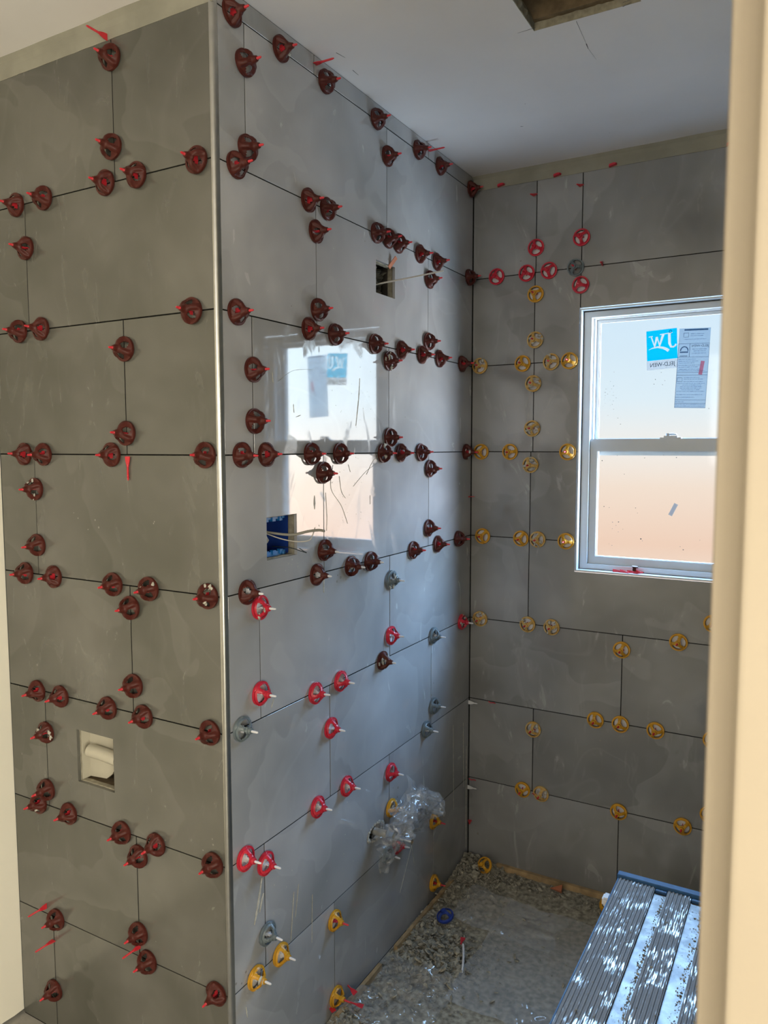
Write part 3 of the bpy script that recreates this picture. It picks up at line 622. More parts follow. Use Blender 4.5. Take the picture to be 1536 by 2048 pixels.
# ------------------------------------------------------------------ levelling caps
MM = .001
def polar(rings, hole, lift, nt=60, thick=2.4):
    """rings: (r, h) mm from rim to hub; hole(r, theta) -> bool; lift(r, theta) -> mm"""
    bm = bmesh.new(); nr = len(rings); V = {}
    def gv(i, t, s):
        k = (i, t % nt, s)
        if k not in V:
            r, h = rings[i]; th = 2*PI*(t % nt)/nt; z = h+lift(r, th)-(thick if s == 0 else 0)
            rr_ = r-(.25 if s == 0 else 0)
            V[k] = bm.verts.new((rr_*math.cos(th)*MM, rr_*math.sin(th)*MM, max(z, .35)*MM))
        return V[k]
    S = [[not hole((rings[i][0]+rings[i+1][0])/2, 2*PI*(t+.5)/nt) for t in range(nt)] for i in range(nr-1)]
    for i in range(nr-1):
        for t in range(nt):
            if not S[i][t]: continue
            bm.faces.new((gv(i, t, 1), gv(i, t+1, 1), gv(i+1, t+1, 1), gv(i+1, t, 1)))
            bm.faces.new((gv(i+1, t, 0), gv(i+1, t+1, 0), gv(i, t+1, 0), gv(i, t, 0)))
            if i == 0 or not S[i-1][t]: bm.faces.new((gv(i, t, 0), gv(i, t+1, 0), gv(i, t+1, 1), gv(i, t, 1)))
            if i < nr-2 and not S[i+1][t]: bm.faces.new((gv(i+1, t, 1), gv(i+1, t+1, 1), gv(i+1, t+1, 0), gv(i+1, t, 0)))
            if not S[i][(t+1) % nt]: bm.faces.new((gv(i, t+1, 0), gv(i+1, t+1, 0), gv(i+1, t+1, 1), gv(i, t+1, 1)))
            if not S[i][(t-1) % nt]: bm.faces.new((gv(i, t, 1), gv(i+1, t, 1), gv(i+1, t, 0), gv(i, t, 0)))
    bm.faces.new([gv(nr-1, t, 1) for t in range(nt)]); bm.faces.new([gv(nr-1, t, 0) for t in range(nt)][::-1])
    # ribbed hub collar
    bmesh.ops.recalc_face_normals(bm, faces=bm.faces)
    return bm
def spoke_d(th): return min(abs((th-a+PI) % (2*PI)-PI) for a in (PI/2, PI/2+2*PI/3, PI/2-2*PI/3))
def winged():
    R = [28.5, 28.5, 27, 25, 23, 21, 19, 17, 15, 13, 11.5, 10.3, 9.0, 7.8, 7.0, 5.8]
    def hh(i, r):
        if i == 0: return 2.8
        t = max(0, min(1, (25-r)/16)); return 6+21*t**1.15+(9.5 if i == 15 else 0)+(5 if i == 14 else 0)+(2 if i == 13 else 0)
    rings = [(r, hh(i, r)) for i, r in enumerate(R)]
    def hole(r, th):
        a = PI/3-spoke_d(th)   # angular distance from mid between spokes
        return ((r-16.8)/5.8)**2+((a*r)/9.0)**2 < 1
    def lift(r, th):
        a = spoke_d(th)*r; w_ = max(0, 1-(a/6.5)**4) if a < 6.5 else 0
        if r > 27.5: return 0
        f = 1 if r > 18 else max(0, (r-9)/9)
        f2 = 1 if r < 25.5 else .55
        return 9*w_*f*f2
    return polar(rings, hole, lift, nt=66)
def wheel():
    R = [28.5, 28.5, 27, 25, 22.5, 20, 17.5, 15, 12.5, 10.8, 9.6, 8.8, 8.2, 7.6, 7.3, 6.6]
    def hh(i, r):
        if i == 0: return 3.0
        t = max(0, min(1, (25-r)/16)); return 6.5+18*t**.82+(6 if i == 15 else 0)+(1.5 if i == 14 else 0)
    rings = [(r, hh(i, r)) for i, r in enumerate(R)]
    def hole(r, th): return 9.2 < r < 22.6 and spoke_d(th)*r > 4.9 and not (r > 20 and spoke_d(th)*r < 8) and not (r < 11.5 and spoke_d(th)*r < 6)
    def lift(r, th):
        a = spoke_d(th)*r; return (2.5*max(0, 1-(a/7)**2) if 14 < r < 27.5 else 0)
    return polar(rings, hole, lift, nt=66, thick=4.0)
def stem_bm():
    bm = bmesh.new()
    tube(bm, [(0, 0, .0005), (0, 0, .026), (0, 0, .028)], [.0022, .0022, .0026], 10)
    zz = []; rr_ = []
    z = .0275
    while z < .043: zz += [(0, 0, z), (0, 0, z+.0009)]; rr_ += [.0030, .0024]; z += .0018
    zz += [(0, 0, .0470), (0, 0, .0495)]; rr_ += [.0026, .0012]
    tube(bm, zz, rr_, 10)
    add_box(bm, (-.0085, -.0010, .0005), (.0085, .0010, .0085)); add_box(bm, (-.0045, -.0012, .0085), (.0045, .0012, .016))
    return bm
def shield_bm():   # thin washer plate under the wheel
    bm = bmesh.new(); tube(bm, [(0, 0, .0002), (0, 0, .0012)], .021, 28); return bm
def splat_bm(seed):
    bm = bmesh.new(); r_ = random.Random(seed)
    for q in range(7):
        a = r_.random()*6.28; r0 = r_.uniform(4, 25); s = r_.uniform(.0025, .006)
        h = 6+max(0, (25-r0)/18)**1.3*17+2
        g_ = bmesh.ops.create_icosphere(bm, subdivisions=2, radius=s)['verts']
        for v in g_:
            k = 1+.7*noise.noise(v.co*260+Vector((q, seed, 0))); v.co = Vector((v.co.x*k*1.5, v.co.y*k, v.co.z*.55*k))
            v.co += Vector((r0*math.cos(a), r0*math.sin(a), h))*MM
    return bm
def mesh_of(bm, name, ms, ang=.8):
    bmesh.ops.recalc_face_normals(bm, faces=bm.faces); me = bpy.data.meshes.new(name); bm.to_mesh(me); bm.free()
    for p in me.polygons: p.use_smooth = True
    try: me.set_sharp_from_angle(angle=ang)
    except Exception: pass
    me.materials.append(M[ms]); return me
bw, bh = winged(), wheel()
CAPM = {'D': mesh_of(bw, 'cap_dark_red', 'dred')}
for c_, m_ in (('P', 'yellowdust'), ('R', 'red'), ('G', 'grey'), ('Y', 'yellow'), ('U', 'blue')):
    CAPM[c_] = mesh_of(bh.copy(), 'cap_'+m_, m_)
bh.free()
STEM = {'red': mesh_of(stem_bm(), 'stem_red', 'stemred'), 'white': mesh_of(stem_bm(), 'stem_white', 'stemwhite')}
SHIELD = mesh_of(shield_bm(), 'base_washer', 'stemwhite')
SPL = [mesh_of(splat_bm(i+1), 'mortar_splat', 'splat', 2) for i in range(4)]
CAPS = {'A': """-644,614,D,H1 -539,614,D,H1 -324,614,D,H1 -224,614,D,H1 -47,614,D,H1 -652,307,D,H2 -567,307,D,H2 -70,307,D,H2 -652,0,D,H3 -576,0,D,H3 -331,0,D,H3 -40,0,D,H3 -666,-307,D,H4 -555,-307,D,H4 -338,-307,D,H4 -220,-307,Dp,H4 -41,-307,Dp,H4 -637,-614,D,H5 -546,-614,D,H5 -371,-614,D,H5 -250,-614,D,H5 -43,-614,D,H5 -649,-920,Dp,H6 -530,-920,D,H6 -335,-920,D,H6 -220,-920,D,H6 -42,-920,D,H6 -596,-1227,D,H7 -259,-1227,D,H7 -40,-1227,D,H7 -298,687,D,V0 -294,878,D,V0 -614,506,D,V1 -280,49,D,V2 -277,240,D,V2 -614,-88,Dp,V3 -613,-230,D,V3 -283,-358,D,V4 -280,-545,D,V4 -614,-875,D,V5 -609,-720,Dp,V5 -280,-965,D,V6 -287,-1164,D,V6 -616,-1432,D,V7""",
'B': """55,920,D,H0 222,920,Dp,H0 402,920,D,H0 653,920,D,H0 905,920,D,H0 1060,920,D,H0 1313,920,D,H0 60,614,D,H1 325,614,D,H1 405,614,D,H1 652,614,D,H1 718,614,D,H1 781,614,D,H1 920,614,D,H1 1041,614,D,H1 1301,614,D,H1 55,307,D,H2 322,307,D,H2 436,307,D,H2 640,307,D,H2 800,307,D,H2 936,307,D,H2 1064,307,D,H2 1246,307,D,H2 63,0,D,H3 149,0,D,H3 326,0,D,H3 456,0,D,H3 688,0,Dp,H3 797,0,D,H3 928,0,D,H3 1287,0,Dp,H3 74,-307,D,H4 347,-307,D,H4 510,-307,D,H4 612,-307,D,H4 878,-307,D,H4 1056,-307,D,H4 1223,-307,D,H4 48,-614,G,H5 336,-614,R,H5 454,-614,R,H5 683,-614,Dp,H5 1028,-614,G,H5 1259,-614,Rp,H5 52,-920,R,H6 341,-920,R,H6 482,-920,R,H6 974,-920,G,H6 82,-1227,Yp,H7 177,-1227,Y,H7 710,-1227,G,H7 773,-1227,R,H7 93,835,D,V0 97,661,D,V0 715,841,D,V0 356,547,D,V1 361,358,D,V1 978,353,D,V1 987,548,D,V1 107,189,D,V2 108,75,D,V2 723,267,Dp,V2 726,45,D,V2 378,-48,D,V3 382,-248,D,V3 987,-247,D,V3 993,-53,D,V3 115,-551,R,V4 118,-350,Rp,V4 735,-550,R,V4 738,-379,Gp,V4 406,-729,R,V5 1031,-857,G,V5 124,-967,R,V6 127,-1144,G,V6 732,-975,R,V6 735,-1090,Yp,V6 417,-1275,Y,V7 422,-1499,Y,V7 1035,-1264,Y,V7 1037,-1489,Y,V7""",
'C': """93,614,R,H1 203,614,R,H1 282,614,R,H1 373,614,G,H1 33,307,Yp,H2 193,307,Y,H2 295,307,Yp,H2 358,307,Y,H2 41,0,Y,H3 151,0,Y,H3 358,0,Y,H3 50,-307,Y,H4 196,-307,Y,H4 257,-307,Yp,H4 358,-307,Y,H4 43,-614,Yp,H5 225,-614,Yp,H5 313,-614,Yp,H5 734,-614,Y,H5 473,-920,Y,H6 557,-920,Y,H6 671,-920,Y,H6 845,-920,Y,H6 216,-1227,Y,H7 285,-1227,Yp,H7 559,-1227,Y,H7 765,-1227,Y,H7 235,696,R,V0 391,709,R,V0 236,540,Y,V1 237,385,Yp,V1 391,555,R,V1 231,81,Yp,V2 232,236,Yp,V2 227,-45,Yp,V3 835,-541,Y,V4 555,-663,Y,V5 252,-995,Yp,V6 844,-1168,Y,V6"""}
ORD = ['top', 'second', 'third', 'fourth', 'fifth', 'sixth', 'seventh', 'eighth', 'ninth', 'tenth']
NTH = ['leftmost', 'second', 'third', 'fourth', 'fifth', 'sixth', 'seventh', 'eighth', 'ninth', 'tenth']
CN = {'D': 'dark red', 'R': 'bright red', 'G': 'grey', 'Y': 'yellow'}
WN = {'A': 'left wall', 'B': 'side wall', 'C': 'window wall'}
rc = random.Random(21); proto = {}
for k in 'ABC':
    items = [s.split(',') for s in CAPS[k].split()]
    items = [(int(a)/1000, int(b)/1000, c[0], 'p' in c, t) for a, b, c, t in items]
    for it in items:
        u, v, col, pl, t = it; row = int(t[1:]); smear = 'mortar-smeared ' if pl else ''
        if t[0] == 'H':
            same = sorted([q for q in items if q[4] == t], key=lambda q: q[0]); i = same.index(it)
            o_ = ORD[row-(0 if k == 'B' else 1)]
            pos = 'leftmost' if i == 0 else (NTH[i]+' from left')
            if i == len(same)-1 and i > 0: pos = 'rightmost'
            lab = f"{smear}{CN[col]} cap, {pos} on {o_} long joint of {WN[k]}"
        else:
            same = sorted([q for q in items if q[4] == t], key=lambda q: q[0])
            js = JOINTS[k][row]; ji = min(range(len(js)), key=lambda q: abs(js[q]-u))
            on = [q for q in same if min(range(len(js)), key=lambda z: abs(js[z]-q[0])) == ji]; on.sort(key=lambda q: -q[1])
            side = '' if (k == 'A' or (k == 'C' and row in (2, 3, 5))) else ('left ' if ji == 0 else 'right ')
            vert = '' if len(on) == 1 else ('upper ' if on.index(it) == 0 else 'lower ')
            ro = ORD[row+(1 if k == 'B' else 0)]
            lab = f"{vert}{smear}{CN[col]} cap on {side}upright joint of {ro} tile row, {WN[k]}"
        # wall normal is local z
        red_stem = (k != 'B') or v > -.20 or (col == 'Y' and v > -1.55 and v < -1.2 and u > .2) or (u > .87 and v > -.31)
        rot = rc.uniform(0, 2*PI); tilt = rc.uniform(-.05, .05)
        mw = FR[k] @ Matrix.Translation((u, v, .0006)) @ Matrix.Rotation(tilt, 4, 'X')
        root = empty('leveling_cap', mw, lab, 'cap', f"{CN[col]} leveling caps on the {WN[k]}")
        co = link_obj('spin_cap', CAPM['P' if (col == 'Y' and pl and k == 'C') else col], None, root); co.rotation_euler.z = rot; co.location.z = .0012
        so = link_obj('stem', STEM['red' if red_stem else 'white'], None, root); so.rotation_euler = (0, 0, 0 if t[0] == 'V' else PI/2)
        so['label'] = ('red' if red_stem else 'white')+' threaded stem tip'
        if col in 'YR' and k != 'A': link_obj('washer', SHIELD, None, root)
        if pl: po = link_obj('mortar_splat', SPL[rc.randrange(4)], None, root); po.rotation_euler.z = rc.uniform(0, 6.28); po['label'] = 'dried mortar splat'

# bare spacer straps
def strap_bm(L_=.052):
    bm = bmesh.new()
    p = [(-.0075, 0), (.0075, 0), (.0065, .010), (.0032, .022), (-.0032, .022), (-.0065, .010)]
    a = [bm.verts.new((x, -.0009, z)) for x, z in p]; b = [bm.verts.new((x, .0009, z)) for x, z in p]
    bm.faces.new(a); bm.faces.new(b[::-1])
    for i in range(6): bm.faces.new((a[i], b[i], b[(i+1) % 6], a[(i+1) % 6]))
    zz, rr_ = [(0, 0, .018)], [.0026]; z = .024
    while z < L_: zz += [(0, 0, z), (0, 0, z+.0012)]; rr_ += [.0027, .0021]; z += .0026
    zz.append((0, 0, L_+.003)); rr_.append(.0016); tube(bm, zz, rr_, 8); return bm
STRAP = mesh_of(strap_bm(), 'strap', 'stemred'); STRAPS = mesh_of(strap_bm(.030), 'strap_short', 'stemred'); STRAPW = mesh_of(strap_bm(.034), 'strap_white', 'stemwhite')
def strap(mw, label, me=STRAP, group=None):
    o = bpy.data.objects.new('spacer_strap', me); C.objects.link(o); o.matrix_world = mw; tag(o, label, 'spacer', group); return o
E4 = lambda *a: Euler(a).to_matrix().to_4x4()
T4 = lambda *a: Matrix.Translation(a)
strap(FR['A'] @ T4(-.307, .925, .001) @ E4(0, 0, PI/2), 'bare red strap sticking out at the top edge of the left wall')
strap(FR['A'] @ T4(-.279, -.004, .0035) @ E4(PI/2, 0, 0) , 'bare red strap hanging flat below the third long joint, left wall')
strap(FR['A'] @ T4(-.640, -1.205, .001) @ E4(0, 0, PI/2), 'bare red strap above the leftmost cap near the bottom, left wall')
strap(FR['A'] @ T4(-.616, -1.294, .001) @ E4(0, 0, 0), 'bare red strap on the lowest upright joint of the left wall')
strap(FR['A'] @ T4(-.287, -1.197, .001) @ E4(0, 0, PI/2), 'bare red strap beside the middle cap near the bottom, left wall')
strap(FR['B'] @ T4(.362, .946, .001), 'bare red strap under the ceiling, nearer the corner trim')
strap(FR['B'] @ T4(.985, .944, .001), 'bare red strap under the ceiling, nearer the window wall')
strap(FR['C'] @ T4(.010, -.164, .001) @ E4(0, -.5, 0), 'short red strap in the wall corner between third and fourth joints', STRAPS)
strap(FR['C'] @ T4(.008, -1.396, .001) @ E4(0, .35, 0), 'short red strap low in the wall corner above the debris', STRAPS)
strap(FR['B'] @ T4(1.334, -.935, .001) @ E4(0, 0, PI/2), 'white strap in the corner at the sixth joint', STRAPW)
strap(FR['B'] @ T4(1.333, -1.263, .001) @ E4(0, 0, PI/2), 'white strap in the corner at the seventh joint', STRAPW)
strap(FR['C'] @ T4(.230, .872, .001) @ E4(0, -.3, .4), 'small red strap on the upper left joint of the window wall', STRAPS)
strap(FR['C'] @ T4(.388, .877, .001) @ E4(0, -.3, .3), 'small red strap on the upper right joint of the window wall', STRAPS)
strap(FR['C'] @ T4(.462, .616, .001) @ E4(0, 0, PI/2), 'small red strap on the joint above the window', STRAPS)
def curl(x, z, label, s=1.0):
    bm = bmesh.new(); tube(bm, spline([(0, 0, 0), (.004*s, .006, .010), (.012*s, .006, .016), (.020*s, .011, .018)], 5), .0016, 6)
    o = from_bm('spacer_strap', bm, 'stemred', smooth=True); o.matrix_world = FR['C'] @ T4(x, z, .001); tag(o, label, 'spacer')
curl(.105, -.926, 'curled red strap near the corner on the sixth long joint', -1); curl(.030, -1.236, 'curled red strap near the corner on the seventh long joint', -1); curl(.252, -1.236, 'curled red strap between two yellow caps low on the window wall', 1)
# red wedges along the top of the window wall tiles
for x, l_ in ((.105, 'red wedge above the window wall tiles, nearest the corner'), (.304, 'red wedge above the window wall tiles, second from the corner'), (.487, 'red wedge above the window wall tiles, third from the corner'), (.836, 'red wedge above the window wall tiles, beside the door casing')):
    bm = bmesh.new(); p = [(-.012, -.004), (.012, -.002), (.014, .003), (.004, .006), (-.010, .004)]
    a = [bm.verts.new((q, r_, .0)) for q, r_ in p]; b = [bm.verts.new((q*.9, r_*.8, .013)) for q, r_ in p]
    bm.faces.new(a[::-1]); bm.faces.new(b)
    for i in range(5): bm.faces.new((a[i], a[(i+1) % 5], b[(i+1) % 5], b[i]))
    o = from_bm('tile_wedge', bm, 'red'); o.matrix_world = FR['C'] @ T4(x, .924, .0008) @ E4(0, 0, .1); tag(o, l_, 'wedge', 'red wedges along the top of the window wall')
# spare straps and wedges lying on the window sill
rsl = random.Random(4)
sill_z = Z0+.0052
for i, (x, dz, rz, lab) in enumerate(((.525, 0, .25, 'red strap at the left end of the pile on the window sill'), (.548, 0, -.3, 'red strap lying flat, left of centre in the sill pile'), (.572, .0, .5, 'red strap in the middle of the sill pile'), (.592, .0035, -.2, 'red strap lying across others in the sill pile'), (.604, .0, .9, 'red strap at the right end of the sill pile'))):
    strap(T4(x-.01, D+.012+.004*(i % 2), sill_z+.0022+dz) @ E4(0, 0, rz) @ E4(0, PI/2, 0), lab, STRAPS, 'spare straps on the window sill')
bm = bmesh.new(); add_box(bm, (-.005, -.006, 0), (.005, .006, .012)); add_box(bm, (-.008, -.006, .012), (.010, .006, .0155)); o = from_bm('tile_wedge', bm, 'dred'); o.matrix_world = T4(.586, D+.006, sill_z+.0105) @ E4(.15, .1, .3); tag(o, 'upright dark red block on top of the sill pile', 'wedge')

# ------------------------------------------------------------------ shower valve stubs wrapped in film
def stub(y, z, label):
    e = empty('valve_stub', FR['B'] @ T4(y, z, 0), label, 'pipe')
    bm = bmesh.new(); tube(bm, [(0, 0, -.05), (0, 0, .07)], .011, 16); o = from_bm('pipe', bm, 'wireg', e); smooth_by_angle(o)
    bm = bmesh.new(); tube(bm, [(0, 0, .070), (0, 0, .0705), (0, 0, .098), (0, 0, .0985), (0, 0, .102), (0, 0, .1025), (0, 0, .122), (0, 0, .1225)], [.008, .0085, .0085, .0070, .0070, .0085, .0085, .0065], 18); o = from_bm('chrome_tip', bm, 'chrome', e); smooth_by_angle(o)
    bm = bmesh.new(); tube(bm, [(0, 0, .042), (0, 0, .064)], .017, 6); o = from_bm('hex_nut', bm, 'chrome', e)
    return e
stub(.650, -1.128, 'chrome valve stub beside the jagged round hole, wrapped in film'); s2 = stub(.870, -1.140, 'chrome valve stub nearer the window wall with blue tape')
bm = bmesh.new(); tube(bm, [(0, 0, .018), (0, 0, .040)], .0125, 16); o = from_bm('tape', bm, 'boxtab', s2); o['label'] = 'blue tape'
bm = bmesh.new()   # jagged mortar rim round the hole
n = 22
for i in range(n):
    a = 2*PI*i/n; g_ = bmesh.ops.create_icosphere(bm, subdivisions=1, radius=.005*rr.uniform(.6, 1.3))['verts']
    for v in g_: v.co = Vector((v.co.x*1.3, v.co.y, v.co.z*.6))*(1+.4*noise.noise(v.co*300))+Vector((.650+.046*math.cos(a), -1.128+.025*math.sin(a), .001))
o = from_bm('jagged_rim', bm, 'splat', walls['B'])
fw = empty('film_wrap', FR['B'] @ T4(.76, -1.13, .04), 'crumpled clear plastic film bagged over the shower valve stubs', 'plastic film')
def crumple(name, path, rads, seg, amp, sd, m='film'):
    bm = bmesh.new(); pts = spline(path, 9); n_ = len(pts); rads_ = []
    for i in range(n_):
        t = i/(n_-1)*(len(rads)-1); j = min(int(t), len(rads)-2); rads_.append(rads[j]+(rads[j+1]-rads[j])*(t-j))
    tube(bm, pts, rads_, seg, cap=False)
    for v in bm.verts:
        d = Vector((noise.noise(v.co*38+Vector((sd, 0, 0))), noise.noise(v.co*38+Vector((0, sd, 5))), noise.noise(v.co*38+Vector((9, 0, sd)))))
        e_ = Vector((noise.noise(v.co*95+Vector((sd, 3, 0))), noise.noise(v.co*95+Vector((0, sd, 8))), noise.noise(v.co*95+Vector((4, 0, sd)))))
        v.co += d*amp+e_*amp*.6
    return from_bm(name, bm, m, fw)
crumple('film_sleeve', [(-.11, .0, .052), (-.09, .03, .045), (-.03, .055, .035), (.03, .062, .03), (.10, .03, .05), (.115, -.01, .055)], [.028, .024, .020, .022, .026, .024], 26, .020, 1)
crumple('film_sleeve', [(-.11, .002, -.035), (-.11, .002, .0), (-.108, .0, .040)], [.026, .024, .018], 26, .014, 2)
crumple('film_sleeve', [(.11, -.01, -.035), (.11, -.01, .0), (.11, -.012, .035)], [.024, .026, .018], 26, .014, 3)
def sheet(name, f, nu, nv, m, parent=None):
    bm = bmesh.new(); g_ = [[bm.verts.new(f(i/nu, j/nv)) for j in range(nv+1)] for i in range(nu+1)]
    for i in range(nu):
        for j in range(nv): bm.faces.new((g_[i][j], g_[i+1][j], g_[i+1][j+1], g_[i][j+1]))
    return from_bm(name, bm, m, parent, smooth=True)
def n3(x, y, s, f): return noise.noise((x*f, y*f, s))
sheet('film_flap', lambda s, t: Vector((-.17+.09*s+.012*n3(s, t, 1, 5), -.01-.10*t*(1-.5*abs(s-.5)), .005+.03*s*(1-t)+.018*n3(s, t, 2, 7))), 26, 26, 'film', fw)
sheet('film_flap', lambda s, t: Vector((-.10+.22*s, .045+.06*t*math.exp(-((s-.62)/.16)**2)+.02*t, -.005+.05*(1-t)+.02*n3(s, t, 6, 7))), 30, 16, 'film', fw)
sheet('film_flap', lambda s, t: Vector((-.09+.20*s, .04-.10*t+.012*n3(s, t, 4, 6), .02+.04*(1-t)+.022*n3(s, t, 9, 8))), 30, 18, 'film', fw)

# ------------------------------------------------------------------ floor: battens, debris, film, loose caps
def batten(name, p0, p1, w_, h_, label, m='wood', z=ZF+.0005):
    a, b = Vector((*p0, 0)), Vector((*p1, 0)); L_ = (b-a).length; ang = math.atan2(b.y-a.y, b.x-a.x)
    bm = bmesh.new(); n = 14; R_ = []
    for i in range(n+1):
        x = L_*i/n; R_.append([bm.verts.new((x, y_+.0012*noise.noise((x*20, y_*90, 1)), z_+(.0012*noise.noise((x*18, z_*50, 4)) if z_ > 0 else 0))) for y_, z_ in ((0, 0), (w_, 0), (w_, h_), (0, h_))])
    for i in range(n):
        for j in range(4): bm.faces.new((R_[i][j], R_[i+1][j], R_[i+1][(j+1) % 4], R_[i][(j+1) % 4]))
    bm.faces.new(R_[0][::-1]); bm.faces.new(R_[-1])
    o = from_bm(name, bm, m); o.location = (a.x, a.y, z); o.rotation_euler.z = ang; tag(o, label, 'wood strip', 'wood strips along the shower floor'); return o
batten('wood_strip', (.0145, .735), (.0145, 1.16), -.012, .022, 'pine strip on the floor along the side wall, far piece')
batten('wood_strip', (.0145, .40), (.0145, .64), -.012, .022, 'short pine strip on the floor along the side wall, near piece')
batten('wood_strip', (.12, D-.016), (.66, D-.016), .014, .022, 'pine strip on the floor along the window wall')
def hgt(x, y):
    h = .045*math.exp(-((x-.03)/.10)**2-((y-1.28)/.12)**2)+.034*math.exp(-((x-.15)/.09)**2-((y-.74)/.12)**2)+.020*math.exp(-((x-.12)/.12)**2-((y-1.1)/.14)**2)+.018*math.exp(-((x-.05)/.1)**2-((y-.9)/.12)**2)+.010*math.exp(-((x-.4)/.3)**2-((y-1.25)/.06)**2)+.022*math.exp(-((x-.03)/.06)**2-((y-.42)/.08)**2)
    return h
bm = bmesh.new(); nx, ny = 110, 130; g_ = []
for i in range(nx+1):
    row = []
    for j in range(ny+1):
        x = .002+.69*i/nx; y = .10+(D-.105)*j/ny if j else .10
        h = hgt(x, y); r_ = h*(.55+.6*noise.noise((x*28, y*28, 0))+.5*noise.noise((x*75, y*75, 4)))+.0030*noise.noise((x*40, y*40, 9))
        row.append(bm.verts.new((x, min(y, D-.002), ZF+.0006+max(0, r_))))
    g_.append(row)
for i in range(nx):
    for j in range(ny): bm.faces.new((g_[i][j], g_[i+1][j], g_[i+1][j+1], g_[i][j+1]))
o = from_bm('mortar_debris', bm, 'chips', smooth=True); o['kind'] = 'stuff'; tag(o, 'heaped dusty mortar debris and crumbs over the shower floor', 'debris'); deb = o
# chips
bm = bmesh.new(); rk = random.Random(8)
def chip(x, y, s, zb=None):
    z = ZF+.0008+max(0, hgt(x, y)*rk.uniform(.5, .95)) if zb is None else zb
    k = rk.randint(5, 7); rot = Euler((rk.uniform(-.7, .7), rk.uniform(-.7, .7), rk.uniform(0, 6.3))).to_matrix(); el = rk.uniform(.35, 1); t = s*rk.uniform(.12, .35)
    lo_, hi_ = [], []
    for q in range(k):
        a = 2*PI*q/k+rk.uniform(-.3, .3); r_ = s*rk.uniform(.6, 1.1)
        lo_.append(rot @ Vector((r_*math.cos(a), r_*math.sin(a)*el, 0))); hi_.append(rot @ Vector((r_*.85*math.cos(a), r_*.85*math.sin(a)*el, t)))
    mz = min(v.z for v in lo_+hi_); off = Vector((x, y, z-mz*.7))
    L1 = [bm.verts.new(v+off) for v in lo_]; L2 = [bm.verts.new(v+off) for v in hi_]
    bm.faces.new(L1[::-1]); bm.faces.new(L2)
    for q in range(k): bm.faces.new((L1[q], L1[(q+1) % k], L2[(q+1) % k], L2[q]))
cnt = 0
while cnt < 5200:
    m_ = rk.random()
    if m_ < .34: x, y = rk.gauss(.16, .085), rk.gauss(.76, .10)
    elif m_ < .60: x, y = abs(rk.gauss(.02, .10))+.01, rk.gauss(1.22, .09)
    elif m_ < .72: x, y = abs(rk.gauss(.03, .06))+.01, rk.uniform(.5, 1.2)
    elif m_ < .84: x, y = rk.uniform(.05, .85), rk.gauss(1.28, .03)
    elif m_ < .90: x, y = abs(rk.gauss(.03, .05))+.01, rk.gauss(.40, .07)
    else: x, y = rk.uniform(.02, .9), rk.uniform(.35, 1.3)
    if not (.008 < x < .69 and .2 < y < D-.012): continue
    s = min(.014, max(.0012, rk.lognormvariate(-5.45, .55)))
    if m_ >= .9: s *= .6
    chip(x, y, s, None if m_ < .9 else ZF+.008+hgt(x, y)*.9); cnt += 1
o = from_bm('mortar_crumbs', bm, 'chips', deb); o['kind'] = 'stuff'
# larger flakes standing out of the heap
for i, (x, y, s) in enumerate(((.20, .70, .022), (.24, .66, .020), (.12, .86, .018), (.06, 1.12, .020), (.09, 1.20, .022), (.20, .80, .019))):
    bm = bmesh.new(); chip(0, 0, s, 0); o = from_bm('mortar_flake', bm, 'chips'); o.location = (x, y, ZF+.004+hgt(x, y)*.9)
    tag(o, ['large mortar flake at the near foot of the heap', 'large mortar flake at the outer edge of the heap', 'mortar flake beside the blue cap', 'mortar flake next to the far wood strip', 'mortar flake in the far corner pile', 'mortar flake on top of the heap'][i], 'debris', 'large mortar flakes')
# dusty film on the floor
def floor_film(name, x0, x1, y0, y1, lift, sd, label, m='filmdust', lo=0.0):
    def f(s, t):
        x = x0+(x1-x0)*s+.02*n3(s, t, sd, 3); y = y0+(y1-y0)*t+.02*n3(s, t, sd+3, 3)
        x = max(x, .006); y = min(y, D-.02)
        cr_ = abs(n3(s, t, sd+5, 4))*lift+abs(n3(s, t, sd+7, 11))*lift*.5
        return Vector((x, y, ZF+.004+hgt(x, y)*.8+lo+cr_))
    o = sheet(name, f, 60, 60, m); tag(o, label, 'plastic film', 'plastic film on the shower floor'); return o
floor_film('floor_film', .005, .26, .42, .69, .022, 2, 'clear crumpled film at the near end of the debris heap', 'film')
floor_film('floor_film', .24, .69, .62, 1.16, .010, 5, 'dusty film lying over the middle of the shower floor')
floor_film('floor_film', .42, .72, .42, .72, .022, 8, 'clear crumpled film beside the work platform', 'film')
floor_film('floor_film', .10, .44, .96, 1.16, .014, 12, 'dusty film fold in front of the yellow cap', 'filmdust')
def loose(x, y, z, rx, ry, rz, col, label, stem=None):
    e = empty('leveling_cap', T4(x, y, z) @ E4(rx, ry, rz), label, 'cap', 'loose caps on the floor')
    link_obj('spin_cap', CAPM[col], None, e)
    if stem: link_obj('stem', STEM[stem], None, e)
loose(.098, .935, ZF+hgt(.098, .935)*.9+.012, .25, -.25, .4, 'U', 'loose blue cap lying on the debris heap')
loose(.105, 1.262, ZF+hgt(.105, 1.262)+.012, 1.0, .1, -.3, 'Y', 'loose yellow cap tilted up on the corner debris')
loose(.545, 1.265, ZF+.030, 1.35, .2, .6, 'Y', 'loose yellow cap standing by the wood strip behind the platform')
bm = bmesh.new(); p = [(-.020, -.004), (.022, -.012), (.022, .012)]; a = [bm.verts.new((x, y, 0)) for x, y in p]; b = [bm.verts.new((x, y, .003+.012*(x > 0))) for x, y in p]
bm.faces.new(a[::-1]); bm.faces.new(b); [bm.faces.new((a[i], a[(i+1) % 3], b[(i+1) % 3], b[i])) for i in range(3)]
